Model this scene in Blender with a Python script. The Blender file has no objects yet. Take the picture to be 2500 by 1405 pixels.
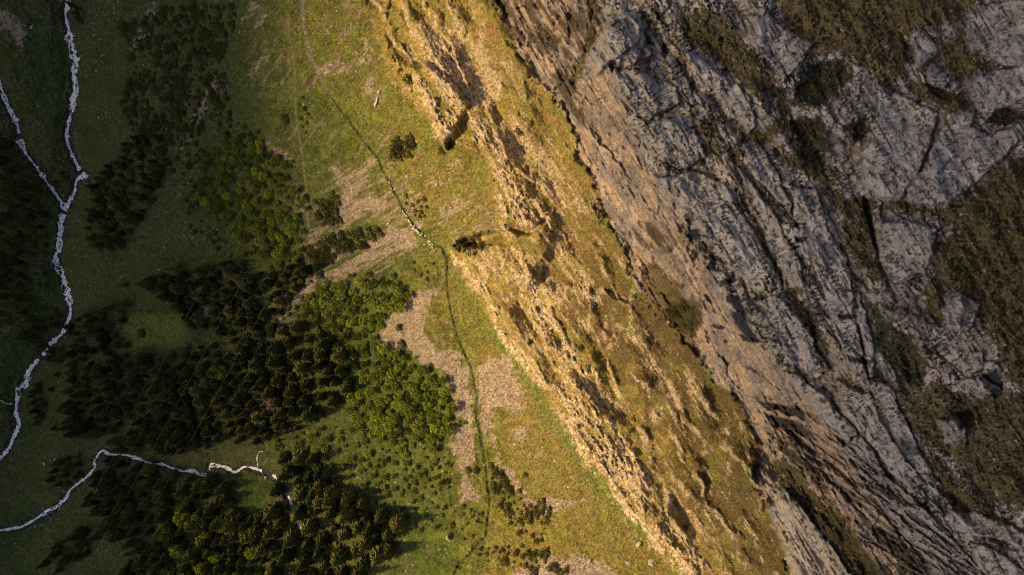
# Alpine valley seen from a drone: streams and spruce woods far below, sunlit slope in the middle, high limestone cliff on the right.
import bpy, bmesh, math, random
import numpy as np
from mathutils import Vector, Matrix

R = math.radians
rng = np.random.default_rng(7)
random.seed(7)
SC = bpy.context.scene
COL = SC.collection

# ------------------------------------------------------------------ camera, sky, sun, exposure
CAM_H = 400.0                       # metres above the footpath
MPP = 0.2                           # metres per photo pixel on the level of the footpath (photo 2500 x 1405)
CX, CY = 1250.0, 702.5
cam_d = bpy.data.cameras.new('camera')
cam = bpy.data.objects.new('camera', cam_d); COL.objects.link(cam)
cam.location = (0, 0, CAM_H)
cam.rotation_euler = (0, 0, 0)      # straight down
cam_d.sensor_width = 36
cam_d.lens = 36 * CAM_H / (2500 * MPP)
cam_d.clip_start = 1; cam_d.clip_end = 20000
SC.camera = cam

SUN_AZ = R(195)                     # direction towards the sun, counter-clockwise from +X
SUN_EL = R(27)
SUN_DIR = Vector((math.cos(SUN_AZ) * math.cos(SUN_EL), math.sin(SUN_AZ) * math.cos(SUN_EL), math.sin(SUN_EL)))
world = bpy.data.worlds.new('World'); SC.world = world; world.use_nodes = True
wn = world.node_tree.nodes; wl = world.node_tree.links
bgn = wn['Background']
sky = wn.new('ShaderNodeTexSky'); sky.sky_type = 'NISHITA'; sky.sun_disc = False
sky.sun_elevation = SUN_EL; sky.sun_rotation = math.pi / 2 - SUN_AZ
sky.air_density = 0.4; sky.dust_density = 10.0; sky.ozone_density = 0.0; sky.altitude = 1500
wl.new(sky.outputs[0], bgn.inputs[0]); bgn.inputs[1].default_value = 0.14
sun_d = bpy.data.lights.new('sun', 'SUN'); sun_d.energy = 3.4; sun_d.angle = R(3.6); sun_d.color = (1.0, 0.72, 0.34)
sun = bpy.data.objects.new('sun', sun_d); COL.objects.link(sun)
sun.rotation_euler = SUN_DIR.to_track_quat('Z', 'Y').to_euler(); sun.location = (-300, -80, 700)
vs = SC.view_settings
vs.view_transform = 'Standard'; vs.look = 'None'; vs.gamma = 1; vs.exposure = 0.75; vs.use_curve_mapping = False
SC.cycles.use_denoising = True; SC.cycles.denoising_prefilter = 'NONE'; SC.cycles.pixel_filter_type = 'BLACKMAN_HARRIS'; SC.cycles.filter_width = 1.0
SC.cycles.max_bounces = 4; SC.cycles.diffuse_bounces = 2; SC.cycles.glossy_bounces = 1; SC.cycles.transmission_bounces = 1

# ------------------------------------------------------------------ helpers
def tag(o, label=None, cat=None, group=None, kind=None):
    if label: o['label'] = label
    if cat: o['category'] = cat
    if group: o['group'] = group
    if kind: o['kind'] = kind
    return o

def link(name, me, mat=None, parent=None):
    o = bpy.data.objects.new(name, me); COL.objects.link(o)
    if mat is not None and not me.materials: me.materials.append(mat)
    if parent is not None: o.parent = parent
    return o

def np_mesh(name, V, F, smooth=False):
    """V (n,3), F (m,3) or (m,4) arrays -> mesh"""
    V = np.asarray(V, np.float32); F = np.asarray(F, np.int32)
    me = bpy.data.meshes.new(name)
    k = F.shape[1]; m = len(F)
    me.vertices.add(len(V)); me.vertices.foreach_set('co', V.ravel())
    me.loops.add(m * k); me.loops.foreach_set('vertex_index', F.ravel())
    me.polygons.add(m)
    me.polygons.foreach_set('loop_start', np.arange(0, m * k, k, dtype=np.int32))
    me.polygons.foreach_set('use_smooth', np.full(m, smooth))
    me.update(calc_edges=True)
    return me

def colour_attr(me, name, C):
    a = me.color_attributes.new(name, 'FLOAT_COLOR', 'POINT')
    C4 = np.ones((len(C), 4), np.float32); C4[:, :C.shape[1]] = C
    a.data.foreach_set('color', C4.ravel())

# gradient noise in numpy
_prng = np.random.default_rng(99)
PERM = _prng.permutation(1024).astype(np.int32)
_ang = _prng.random(1024) * 2 * np.pi
GX = np.cos(_ang).astype(np.float32); GY = np.sin(_ang).astype(np.float32)
def pn(x, y, seed=0):
    x = np.asarray(x, np.float32); y = np.asarray(y, np.float32)
    x0 = np.floor(x); y0 = np.floor(y)
    fx = x - x0; fy = y - y0
    xi = x0.astype(np.int32) + seed * 57; yi = y0.astype(np.int32) + seed * 131
    u = fx * fx * (3 - 2 * fx); v = fy * fy * (3 - 2 * fy)
    pa = PERM[xi & 1023]; pb = PERM[(xi + 1) & 1023]
    def g(p, yy, dx, dy):
        h = PERM[(p + yy) & 1023]
        return GX[h] * dx + GY[h] * dy
    a = g(pa, yi, fx, fy); b = g(pb, yi, fx - 1, fy)
    c = g(pa, yi + 1, fx, fy - 1); d = g(pb, yi + 1, fx - 1, fy - 1)
    return ((a + u * (b - a)) * (1 - v) + (c + u * (d - c)) * v) * 1.5
def fbm(x, y, octv=4, seed=0, gain=0.5, lac=2.03):
    s = 0; a = 1.0; t = 0
    for i in range(octv):
        s = s + a * pn(x, y, seed + i * 7); t += a
        x = x * lac; y = y * lac; a *= gain
    return s / t * 1.35
def ridged(x, y, octv=3, seed=0, gain=0.5):
    s = 0; a = 1.0; t = 0
    for i in range(octv):
        s = s + a * (1 - 2 * np.abs(pn(x, y, seed + i * 11))); t += a
        x = x * 2.1; y = y * 2.1; a *= gain
    return s / t
def blocks(x, y, seed):
    """cells with a random offset and tilt each: joints and facets of broken rock. Returns facet height (-1..1), distance to the joint, cell value"""
    xi = np.floor(x).astype(np.int32); yi = np.floor(y).astype(np.int32)
    f1 = np.full(x.shape, 9., np.float32); f2 = f1.copy(); val = np.zeros_like(f1); h = np.zeros_like(f1)
    for dx in (-1, 0, 1):
        for dy in (-1, 0, 1):
            k = PERM[(PERM[(xi + dx + seed * 37) & 1023] + yi + dy + seed * 91) & 1023]
            cx = xi + dx + .5 + .9 * (PERM[(k + 1) & 1023] / 1023. - .5); cy = yi + dy + .5 + .9 * (PERM[(k + 5) & 1023] / 1023. - .5)
            ex = (x - cx).astype(np.float32); ey = (y - cy).astype(np.float32); d = ex * ex + ey * ey
            near = d < f1
            f2 = np.where(near, f1, np.minimum(f2, d))
            r = (k / 1023.).astype(np.float32)
            tilt = 1.3 * (GX[k & 1023] * ex + GY[k & 1023] * ey)
            val = np.where(near, r, val); h = np.where(near, (r - .5) * 1.2 + tilt, h); f1 = np.where(near, d, f1)
    return h, np.sqrt(f2) - np.sqrt(f1), val
def sst(a, b, x):
    t = np.clip((x - a) / (b - a), 0, 1)
    return t * t * (3 - 2 * t)

# ------------------------------------------------------------------ survey grid: photo pixel (U, V) + height -> world point
STEP = 2.4
def axis(lo, hi, lo_out, hi_out):
    inner = np.arange(lo, hi + .1, STEP)
    def grow(start, stop, sgn):
        out = []; p = start; d = STEP * 1.5
        while (p - stop) * sgn < 0:
            p += sgn * d; d = min(d * 1.06, 60); out.append(p)
        return np.array(out)
    return np.concatenate([grow(lo, lo_out, -1)[::-1], inner, grow(hi, hi_out, 1)])
AU = axis(-30, 2530, -900, 3500)
AV = axis(-30, 1435, -800, 2200)
U, V = np.meshgrid(AU.astype(np.float32), AV.astype(np.float32))
NV_, NU_ = U.shape

def at(px, py, z):
    """photo pixel and height above the footpath -> world point (the survey of the place)"""
    k = MPP * (CAM_H - z) / CAM_H
    return (px - CX) * k, -(py - CY) * k, z

# ---- macro relief: profile from the stream (left) up to the cliff top (right), by rows of the photo
CURVES = [  # (y, x, height) of each break of slope: far left, stream, mid slope, footpath, rock foot, cliff foot, cliff top, right edge, beyond
 [(-800,-900,10),(0,-900,0),(400,-900,-20),(1405,-900,-40),(2200,-900,-50)],
 [(-800,150,-78),(0,165,-92),(200,180,-96),(400,190,-101),(540,145,-105),(800,150,-111),(900,75,-114),(1000,45,-116),(1200,-40,-119),(1405,-120,-122),(2200,-300,-132)],
 [(-800,420,-48),(0,440,-60),(400,520,-64),(600,600,-58),(800,640,-56),(1405,660,-54),(2200,600,-50)],
 [(-800,660,-10),(0,738,-6),(200,785,-4),(400,928,0),(540,1003,0),(620,1088,0),(800,1110,0),(900,1150,0),(1200,1193,0),(1405,1150,0),(2200,1150,-4)],
 [(-800,800,14),(0,900,18),(200,960,22),(320,1075,32),(400,1190,38),(500,1214,37),(565,1222,33),(600,1130,10),(625,1112,5),(700,1150,11),(800,1215,20),(900,1290,27),(1000,1360,33),(1200,1500,42),(1405,1690,60),(2200,2000,70)],
 [(-800,1000,60),(0,1215,62),(120,1262,68),(200,1318,74),(300,1398,80),(400,1428,82),(460,1456,83),(540,1482,84),(620,1532,84),(700,1552,84),(760,1600,85),(800,1650,87),(860,1695,90),(900,1722,92),(960,1785,96),(1040,1840,99),(1100,1872,101),(1135,1838,100),(1210,1852,101),(1270,1903,103),(1350,1935,105),(1405,1925,106),(2200,2300,112)],
 [(-800,1330,125),(0,1440,122),(65,1470,125),(195,1497,134),(325,1547,140),(425,1587,143),(480,1630,145),(540,1670,148),(640,1727,152),(700,1752,153),(752,1782,155),(797,1830,157),(887,1895,160),(942,1965,163),(1000,2000,165),(1100,2080,168),(1250,2190,171),(1405,2300,174),(2200,2600,180)],
 [(-800,2500,205),(0,2500,204),(200,2500,208),(540,2500,219),(800,2500,221),(1000,2500,216),(1200,2500,210),(1405,2500,203),(2200,2900,205)],
 [(-800,3500,245),(2200,3500,240)],
]
Z = np.zeros_like(U)
PX = np.zeros((9, NV_), np.float32)            # boundary curves x(y)
ZS = np.zeros((9, NV_), np.float32)
for k, c in enumerate(CURVES):
    c = np.array(c, float)
    PX[k] = np.interp(AV, c[:, 0], c[:, 1]); ZS[k] = np.interp(AV, c[:, 0], c[:, 2])
for j in range(NV_): Z[j] = np.interp(AU, PX[:, j], ZS[:, j])
def boxblur(A, r, ax):
    n = A.shape[ax]
    P = np.concatenate([np.repeat(np.take(A, [0], ax), r + 1, ax), A, np.repeat(np.take(A, [n - 1], ax), r, ax)], ax)
    c = np.cumsum(P, axis=ax, dtype=np.float64)
    hi = np.take(c, np.arange(2 * r + 1, 2 * r + 1 + n), ax); lo = np.take(c, np.arange(0, n), ax)
    return ((hi - lo) / (2 * r + 1)).astype(np.float32)
for _ in range(2):
    Z = boxblur(boxblur(Z, 7, 1), 12, 0)
xP, xR, xE, xC = (PX[k][:, None] for k in (3, 4, 5, 6))

# organic warp so that no traced outline stays straight
WU = U + 9 * fbm(U / 70, V / 70, 3, 3) + 3.5 * fbm(U / 16, V / 16, 2, 5)
WV = V + 9 * fbm(U / 70, V / 70, 3, 13) + 3.5 * fbm(U / 16, V / 16, 2, 15)

def poly_mask(pts, feather=4, warp=True, A=None):
    """soft inside mask (0..1) of a polygon traced in photo pixels"""
    pts = np.array(pts, np.float32)
    X, Y = (WU, WV) if warp else (U, V)
    m = feather + 16
    j0, j1 = np.searchsorted(AV, [pts[:, 1].min() - m, pts[:, 1].max() + m])
    i0, i1 = np.searchsorted(AU, [pts[:, 0].min() - m, pts[:, 0].max() + m])
    out = np.zeros_like(U)
    if j1 <= j0 or i1 <= i0: return out
    x = X[j0:j1, i0:i1]; y = Y[j0:j1, i0:i1]
    d2 = np.full(x.shape, 1e9, np.float32); ins = np.zeros(x.shape, bool)
    n = len(pts)
    for k in range(n):
        ax_, ay = pts[k]; bx_, by = pts[(k + 1) % n]
        ex, ey = bx_ - ax_, by - ay
        t = np.clip(((x - ax_) * ex + (y - ay) * ey) / (ex * ex + ey * ey + 1e-6), 0, 1)
        d2 = np.minimum(d2, (x - ax_ - t * ex) ** 2 + (y - ay - t * ey) ** 2)
        if ay != by:
            c = ((ay > y) != (by > y)) & (x < (bx_ - ax_) * (y - ay) / (by - ay) + ax_)
            ins ^= c
    sd = np.sqrt(d2) * np.where(ins, 1, -1)
    out[j0:j1, i0:i1] = sst(-feather, feather, sd)
    return out

def line_dist(pts, reach, warp=False):
    pts = np.array(pts, np.float32)
    X, Y = (WU, WV) if warp else (U, V)
    m = reach + 16
    j0, j1 = np.searchsorted(AV, [pts[:, 1].min() - m, pts[:, 1].max() + m])
    i0, i1 = np.searchsorted(AU, [pts[:, 0].min() - m, pts[:, 0].max() + m])
    out = np.full(U.shape, 1e4, np.float32)
    if j1 <= j0 or i1 <= i0: return out
    x = X[j0:j1, i0:i1]; y = Y[j0:j1, i0:i1]
    d2 = np.full(x.shape, 1e8, np.float32)
    for (ax_, ay), (bx_, by) in zip(pts[:-1], pts[1:]):
        ex, ey = bx_ - ax_, by - ay
        t = np.clip(((x - ax_) * ex + (y - ay) * ey) / (ex * ex + ey * ey + 1e-6), 0, 1)
        d2 = np.minimum(d2, (x - ax_ - t * ex) ** 2 + (y - ay - t * ey) ** 2)
    out[j0:j1, i0:i1] = np.sqrt(d2)
    return out
def stroke(pts, w, soft=3, warp=True):
    d = line_dist(pts, w + soft, warp)
    return 1 - sst(w * .5 - soft * .5, w * .5 + soft, d)

# ------------------------------------------------------------------ zones
xE = xE + 16 * fbm(U / 34, V / 34, 3, 73) + 7 * fbm(U / 9, V / 9, 2, 74); xR = xR + 12 * fbm(U / 30, V / 30, 3, 75)
S_, T_ = U * .50 + V * .866, U * .866 - V * .50           # along / across the strike of the rock beds
zone_gold = sst(-14, 14, WU - xR) * (1 - sst(-8, 8, WU - xE))          # sunlit rock-and-grass slope
zone_cliff = sst(-6, 6, WU - xE)                                       # everything from the cliff foot up
zone_peach = zone_cliff * (1 - sst(-12, 12, WU - xC + 22 * fbm(S_ / 60, T_ / 60, 3, 71)))
zone_grey = np.clip(zone_cliff - zone_peach, 0, 1)
zone_low = 1 - np.clip(zone_gold + zone_cliff, 0, 1)                   # valley and lower slope
up = sst(60, -60, WU - (xP - 40))                                       # 1 in the valley, 0 on the slope right of the path

N1 = fbm(U / 34, V / 34, 4, 21); N2 = fbm(U / 9, V / 9, 3, 31); N3 = fbm(U / 160, V / 160, 4, 41); N4 = fbm(U / 4.5, V / 4.5, 2, 47)

# streams (photo pixels)
STREAM_MAIN = [(163,-40),(164,8),(160,35),(168,70),(170,98),(180,125),(186,150),(180,178),(184,205),(174,240),(178,255),(168,300),(163,340),(176,375),(192,410),(197,418),(214,434),(205,428),(188,440),(182,470),(170,490),(158,515),(150,545),(147,580),(142,610),(136,630),(150,665),(160,700),(172,745),(168,780),(150,815),(125,840),(105,865),(80,895),(60,930),(45,965),(38,1000),(44,1035),(35,1065),(10,1110),(-40,1150)]
STREAM_LEFT = [(-40,170),(0,205),(10,245),(25,272),(40,300),(45,325),(50,350),(60,370),(78,395),(95,418),(110,440),(125,460),(140,480),(155,508)]
STREAM_LOW = [(740,1310),(735,1285),(724,1258),(715,1240),(700,1200),(672,1166),(640,1150),(600,1140),(575,1153),(545,1140),(515,1138),(500,1160),(465,1152),(430,1148),(400,1135),(370,1132),(330,1118),(300,1110),(270,1110),(250,1100),(232,1125),(230,1145),(205,1170),(178,1190),(160,1215),(140,1240),(110,1252),(75,1275),(40,1290),(0,1295),(-40,1305)]
wet = np.zeros_like(U); bankm = np.zeros_like(U)
for pts, w in ((STREAM_MAIN, 15), (STREAM_LEFT, 14), (STREAM_LOW, 14)):
    d = line_dist(pts, 60)
    wet = np.maximum(wet, 1 - sst(w * .4, w * 1.0, d + 4 * N2))
    bankm = np.maximum(bankm, 1 - sst(6, 46, d))
PATH = [(733,-40),(737,0),(740,58),(757,137),(781,191),(819,253),(853,294),(887,345),(924,386),(935,417),(955,451),(969,478),(986,515),(1010,552),(1044,583),(1061,600),(1078,603),(1092,631),(1092,699),(1102,767),(1122,836),(1150,897),(1158,938),(1165,973),(1163,1007),(1177,1079),(1191,1181),(1196,1222),(1187,1308),(1160,1340),(1120,1380),(1090,1440)]
TRACK = [(706,40),(706,85),(719,171),(721,273),(737,376),(750,478),(752,560),(755,640)]
path_d = line_dist(PATH, 30) + 1.2 * N2
pathm = 1 - sst(1.7, 3.9, path_d); pathbank = 1 - sst(6, 16, path_d)
trackm = 1 - sst(1.5, 4, line_dist(TRACK, 20) + 1.5 * N2)

# ------------------------------------------------------------------ cover colours (linear albedo) painted zone by zone
A = np.zeros(U.shape + (3,), np.float32)
def c3(*c): return np.array(c, np.float32)
def lay(mask, col):
    global A
    A = A + mask[..., None] * (np.asarray(col, np.float32) - A)
GRASS_VAL = c3(.066, .082, .021); GRASS_DEEP = c3(.036, .062, .013); GRASS_LUSH = c3(.112, .142, .023); GRASS_DRY = c3(.245, .182, .050)
HEATH = c3(.155, .090, .038); MOSS = c3(.085, .066, .024); MOSS_DARK = c3(.040, .036, .012)
ROCK_GREY = c3(.325, .288, .256); ROCK_PALE = c3(.50, .375, .225); ROCK_PEACH = c3(.36, .265, .190); SCREE = c3(.27, .202, .152); BLOTCH_DARK = c3(.030, .030, .036); EARTH = c3(.16, .11, .075)

# valley and lower slope grass
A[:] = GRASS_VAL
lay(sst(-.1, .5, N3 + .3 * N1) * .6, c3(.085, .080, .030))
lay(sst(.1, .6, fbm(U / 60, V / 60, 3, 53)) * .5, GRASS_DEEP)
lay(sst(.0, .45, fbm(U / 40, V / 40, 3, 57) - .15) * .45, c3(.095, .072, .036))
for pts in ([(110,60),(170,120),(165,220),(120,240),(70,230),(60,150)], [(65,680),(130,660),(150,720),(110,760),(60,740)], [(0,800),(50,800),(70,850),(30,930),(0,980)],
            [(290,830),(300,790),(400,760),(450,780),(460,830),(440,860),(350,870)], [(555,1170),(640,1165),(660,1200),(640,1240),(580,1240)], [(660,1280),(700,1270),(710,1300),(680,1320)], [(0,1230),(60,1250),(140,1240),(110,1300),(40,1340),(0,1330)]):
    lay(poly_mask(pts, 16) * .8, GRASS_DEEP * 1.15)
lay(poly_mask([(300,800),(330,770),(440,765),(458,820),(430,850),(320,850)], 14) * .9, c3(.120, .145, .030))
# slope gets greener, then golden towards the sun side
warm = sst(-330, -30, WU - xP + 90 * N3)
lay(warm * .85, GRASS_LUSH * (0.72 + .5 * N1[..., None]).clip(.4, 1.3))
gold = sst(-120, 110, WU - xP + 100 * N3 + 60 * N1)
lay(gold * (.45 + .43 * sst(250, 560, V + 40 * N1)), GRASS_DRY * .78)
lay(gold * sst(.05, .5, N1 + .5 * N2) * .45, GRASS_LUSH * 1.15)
# streaks that run down the fall line: worn brown grass, stony strips, greener runnels
D_, E_ = U * .80 - V * .60, V * .80 + U * .60
fall = np.where(V < 420, 1, 0)
st1 = (1 - .5 * sst(800, 950, V)) * fbm((U * .55 - V * .83) / 70, (V * .55 + U * .83) / 13, 4, 58) * fall + (1 - .55 * sst(780, 900, V)) * fbm((U * .90 - V * .43) / 80, (V * .90 + U * .43) / 16, 4, 59) * (1 - fall)
lay(warm * sst(.12, .5, st1) * .55, c3(.17, .125, .055))
lay(warm * sst(-.15, -.5, st1) * .6, GRASS_LUSH * .95)
lay(np.maximum(gold, .8 * warm) * sst(.30, .58, st1 + .25 * N2) * .6, SCREE * .8)
lay(gold * sst(.25, .6, fbm(U / 12, V / 12, 3, 62)) * .35, c3(.13, .095, .03))
# mottled scrubby ground of the valley
lay(up * sst(.15, .5, fbm(U / 16, V / 16, 3, 63) + .3 * N3) * .45, c3(.040, .042, .016))
lay(up * sst(.28, .6, fbm(U / 22, V / 22, 3, 65)) * .5, c3(.105, .078, .044))
# steep golden slope
lay(zone_gold, GRASS_DRY)
lay(zone_gold * sst(-.05, .5, fbm(S_ / 70, T_ / 30, 4, 61)) * .8, HEATH * 1.5)
lay(zone_gold * sst(.1, .5, fbm(S_ / 55, T_ / 35, 3, 64)) * .6, c3(.22, .20, .035))
tg = (WU - xR) / (xE - xR)
lay(zone_gold * sst(.25, .65, tg + .35 * N1 + .25 * N2) * sst(350, 850, V) * .9, c3(.098, .068, .029))
lay(zone_gold * sst(.10, .55, fbm(U / 14, V / 14, 3, 68)) * .5, c3(.12, .088, .03))
lay(zone_gold * sst(.1, .5, fbm(S_ / 90, T_ / 60, 3, 69) + .3 * N2) * .6, c3(.17, .15, .038))
# green strip along the foot of the pale rib
strip = np.exp(-((WU - xR + 26 + 10 * N1) / 20.0) ** 2) * sst(640, 720, V) * sst(-.5, .1, N3 + .3 * N1 + .2)
lay(strip * .8, GRASS_LUSH * .95)
# bright grass right below the cliff foot
foot = zone_gold * sst(-34, -4, WU - xE + 8 * N1) * sst(.0, .35, fbm(V / 60, U * 0, 2, 66) + .15)
lay(foot * .75, GRASS_LUSH * 1.1)
# cliff
lay(zone_peach, ROCK_PEACH * (1 + .55 * fbm(S_ / 110, T_ / 7, 5, 81, .6) + .25 * N2)[..., None])
lay(zone_peach * sst(-.15, .25, fbm(S_ / 100, T_ / 34, 4, 83)) * .85, c3(.215, .180, .160) * (1 + .3 * N2)[..., None])
lay(zone_peach * sst(.18, .42, fbm(S_ / 80, T_ / 4.5, 4, 82, .6)) * .65, c3(.10, .080, .066))
lay(zone_peach * sst(.30, .50, fbm(S_ / 60, T_ / 12, 4, 84, .6)) * .6, c3(.46, .36, .26))
lay(zone_grey, ROCK_GREY * (1 + .22 * fbm(S_ / 50, T_ / 22, 4, 85))[..., None])
smoothr = sst(-.1, .35, fbm(S_ / 120, T_ / 70, 3, 89))          # stretches of smooth, paler slab
lay(zone_grey * smoothr * .6, ROCK_GREY * 1.25)
lay(zone_grey * sst(.1, .4, fbm(S_ / 90, T_ / 36, 4, 90)) * .6, ROCK_GREY * .62)
lay(zone_grey * sst(.30, .6, fbm(S_ / 150, T_ / 26, 3, 88)) * .6, ROCK_PEACH * .9)
wj = 10 * fbm(U / 40, V / 40, 3, 311); wk = 10 * fbm(U / 40, V / 40, 3, 313)
BK1, JT1, CV1 = blocks((S_ + 1.5 * wj) / 105, (T_ + wk) / 44, 5)
BK2, JT2, CV2 = blocks((S_ + wj) / 36, (T_ + .6 * wk) / 17, 9)
BK3, JT3, CV3 = blocks((S_ + .4 * wj) / 15, (T_ + .3 * wk) / 6.5, 13)
lay(zone_cliff * .8, A * (.78 + .28 * CV1 + .26 * CV2 + .16 * CV3)[..., None] * 1.04)
GRASSY = np.zeros_like(U)   # bookkeeping of cover, for relief and scattering
ROCK = np.clip(zone_cliff, 0, 1).copy()
def cover(mask, col, rock):
    global ROCK
    lay(mask, col); ROCK = ROCK + mask * (rock - ROCK)

SLABS = [
 ([(2220,85),(2250,68),(2294,120),(2287,140),(2243,167),(2229,116)], 5, 'blocky grey boulder standing on the heath shelf near the upper corner'),
 ([(2246,171),(2280,150),(2328,191),(2304,218),(2270,205)], 5, 'small grey rock wedge below the blocky boulder'),
 ([(2355,201),(2425,172),(2560,150),(2560,262),(2500,262),(2410,277),(2380,270)], 5, 'grey rock shelf cut by the right edge above the dark hollow'),
 ([(2359,68),(2372,30),(2437,7),(2560,-20),(2560,165),(2448,166),(2362,113)], 4, 'pale rock mass in the upper corner'),
 ([(2215,461),(2260,400),(2287,341),(2304,307),(2342,273),(2386,277),(2368,307),(2410,328),(2499,294),(2510,325),(2440,400),(2362,467),(2318,494),(2277,508),(2212,490)], 6, 'big smooth grey slab tapering down to a rounded nose'),
 ([(2137,205),(2140,273),(2133,341),(2099,375),(2103,444),(2116,484),(2200,484),(2243,427),(2277,341),(2294,273),(2212,239),(2157,212)], 5, 'ribbed grey buttress left of the big smooth slab'),
 ([(2137,542),(2209,538),(2290,555),(2284,613),(2260,661),(2226,682),(2178,699),(2157,665),(2143,613)], 5, 'leaf-shaped grey slab with tufts below the smooth nose'),
 ([(1942,460),(1993,455),(2022,562),(2068,630),(2089,767),(2125,938),(2089,938),(2041,818),(2014,733),(1993,665),(1963,596),(1938,528)], 3.5, 'tall bluish grey wall strip with small black holes'),
 ([(1661,120),(1712,143),(1780,191),(1835,239),(1849,307),(1832,331),(1780,283),(1729,205),(1678,147)], 4, 'long light grey slab beside the mossy shelf'),
 ([(1808,350),(1850,345),(1900,420),(1940,500),(1935,530),(1880,470),(1830,410)], 3, 'finely cracked grey slab left of the brown hollow'),
 ([(2300,720),(2350,710),(2360,760),(2340,810),(2310,790)], 4, 'grey block in the heath at the right'),
 ([(2365,860),(2395,850),(2405,900),(2370,915)], 4, 'small grey block below the heath field'),
 ([(1870,1240),(1920,1190),(1990,1270),(2080,1400),(2150,1440),(1960,1440)], 6, 'dark grey rock pillar at the bottom edge beside the golden grass'),
 ([(1520,20),(1570,60),(1560,110),(1490,150),(1460,190),(1420,160),(1450,100)], 5, 'smooth bluish slab at the top of the tan cliff'),
 ([(2100,1060),(2190,1180),(2320,1300),(2420,1420),(2300,1420),(2200,1300),(2100,1180),(2050,1100)], 3.5, 'striped rock band running to the lower corner'),
 ([(2040,930),(2120,960),(2180,1080),(2260,1180),(2220,1190),(2120,1090),(2060,1010)], 4, 'tan and grey rock panel above the striped band'),
 ([(1475,65),(1520,30),(1572,30),(1582,100),(1552,165),(1512,165),(1485,130)], 4, 'smooth blue-grey slab at the upper end of the wall'),
 ([(1495,168),(1560,168),(1650,215),(1660,250),(1600,282),(1550,282),(1510,222)], 3.5, 'grey slab crossed by dark dashes below the smooth upper slab'),
 ([(1555,312),(1630,290),(1700,320),(1720,380),(1675,415),(1610,390),(1570,370)], 3.5, 'rounded grey slab with a pointed lower tip'),
 ([(1592,430),(1700,418),(1770,450),(1825,540),(1875,625),(1915,705),(1830,705),(1735,605),(1655,505)], 4, 'long sloping grey wall above the black blotches'),
 ([(1800,80),(1875,30),(1915,65),(1990,115),(1960,150),(1915,200),(1890,165),(1850,125)], 4.5, 'broken grey outcrop between two mossy shelves near the upper edge'),
 ([(1800,400),(1872,495),(1948,622),(1965,705),(1918,705),(1875,600),(1815,475)], 4, 'narrow grey rib left of the tall wall strip'),
 ([(1800,735),(1900,717),(1975,802),(2030,902),(1962,912),(1875,827)], 4, 'tilted grey panel in the lower middle of the wall'),
 ([(2040,705),(2100,717),(2130,827),(2142,912),(2128,935),(2095,800)], 3, 'pale strip beside the tall bluish wall'),
 ([(1902,905),(1960,917),(2030,982),(2100,1062),(2070,1082),(2015,1052),(1970,982)], 3.5, 'slender grey slab below the tilted panel'),
 ([(2112,920),(2175,942),(2225,1052),(2280,1152),(2230,1155),(2150,1062)], 3.5, 'speckled grey slab left of the mottled corner'),
 ([(2292,752),(2350,712),(2400,742),(2370,802),(2325,812)], 4, 'grey knob at the lower end of the heath field'),
 ([(2325,927),(2400,917),(2450,952),(2375,985)], 4, 'flat grey ledge under the heath field'),
 ([(2285,1022),(2350,1022),(2365,1082),(2310,1090)], 3.5, 'cracked grey block amid the mottled corner'),
 ([(2315,1245),(2400,1252),(2510,1305),(2510,1340),(2375,1304)], 4, 'long pale ledge in the lower corner'),
 ([(2365,1320),(2450,1352),(2510,1410),(2400,1420)], 3.5, 'lowest grey ledge in the corner'),
]
SLM = [poly_mask(p, 6) for p, h, l in SLABS]
SLAB_ALL = np.max(np.stack(SLM), 0)
smoothr = np.maximum(smoothr, .92 * SLAB_ALL)
# fractured ribs of pale limestone on the golden slope
RIBS = [
 ('rib_foot', [(1102,612),(1130,640),(1185,690),(1222,770),(1262,845),(1310,905),(1350,935),(1330,950),(1290,925),(1240,860),(1208,800),(1185,735),(1140,680),(1106,650)], 'pale fractured limestone rib above the thin footpath, starting beside the black gully'),
 ('rib_main', [(1352,935),(1420,915),(1465,960),(1495,1020),(1530,1075),(1560,1120),(1592,1200),(1645,1290),(1715,1375),(1725,1440),(1690,1420),(1600,1352),(1545,1290),(1500,1220),(1452,1150),(1405,1100),(1375,1040),(1352,990)], 'largest brightly sunlit limestone rib running down to the bottom edge'),
 ('rib_block', [(1140,292),(1180,300),(1215,330),(1240,395),(1282,450),(1330,515),(1332,540),(1290,556),(1232,556),(1215,505),(1212,440),(1185,375),(1155,330)], 'broad pale limestone buttress above the black gully'),
 ('rib_thin', [(1330,520),(1345,515),(1358,580),(1385,620),(1420,680),(1455,725),(1450,745),(1425,725),(1395,680),(1360,630),(1340,580)], 'narrow pale limestone band crossing the golden grass below the cliff'),
 ('rib_middle', [(1255,640),(1285,650),(1320,720),(1360,800),(1400,850),(1450,905),(1430,925),(1380,880),(1330,820),(1290,740)], 'broken chain of pale rock in the middle of the golden slope'),
 ('rib_top', [(1058,112),(1082,96),(1130,135),(1155,185),(1165,225),(1130,255),(1085,230),(1062,180)], 'rounded knot of pale folded rock near the upper edge'),
 ('rib_lone', [(1588,1028),(1592,1008),(1612,990),(1624,988),(1622,1004),(1606,1026)], 'single pale slab lying on the brown slope'),
 ('rib_cave', [(995,175),(1035,205),(1090,232),(1125,255),(1118,300),(1090,352),(1062,335),(1052,285),(1010,225)], 'pale rock nose with a black cave hollow on its right side'),
]
rib_mask = {}
for key, pts, lab in RIBS:
    m = poly_mask(pts, 14)
    frac = sst(-.28, -.02, fbm(S_ / 80, T_ / 17, 5, 101, .58) + .2 * N2)
    mm = m * frac
    rib_mask[key] = m
    mm = mm * sst(-.42, -.05, fbm(S_ / 18, T_ / 6, 3, 106, .6))
    cover(mm * .95, ROCK_PALE * (1 + .3 * N2 + .2 * N4)[..., None], 1.0)
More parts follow.
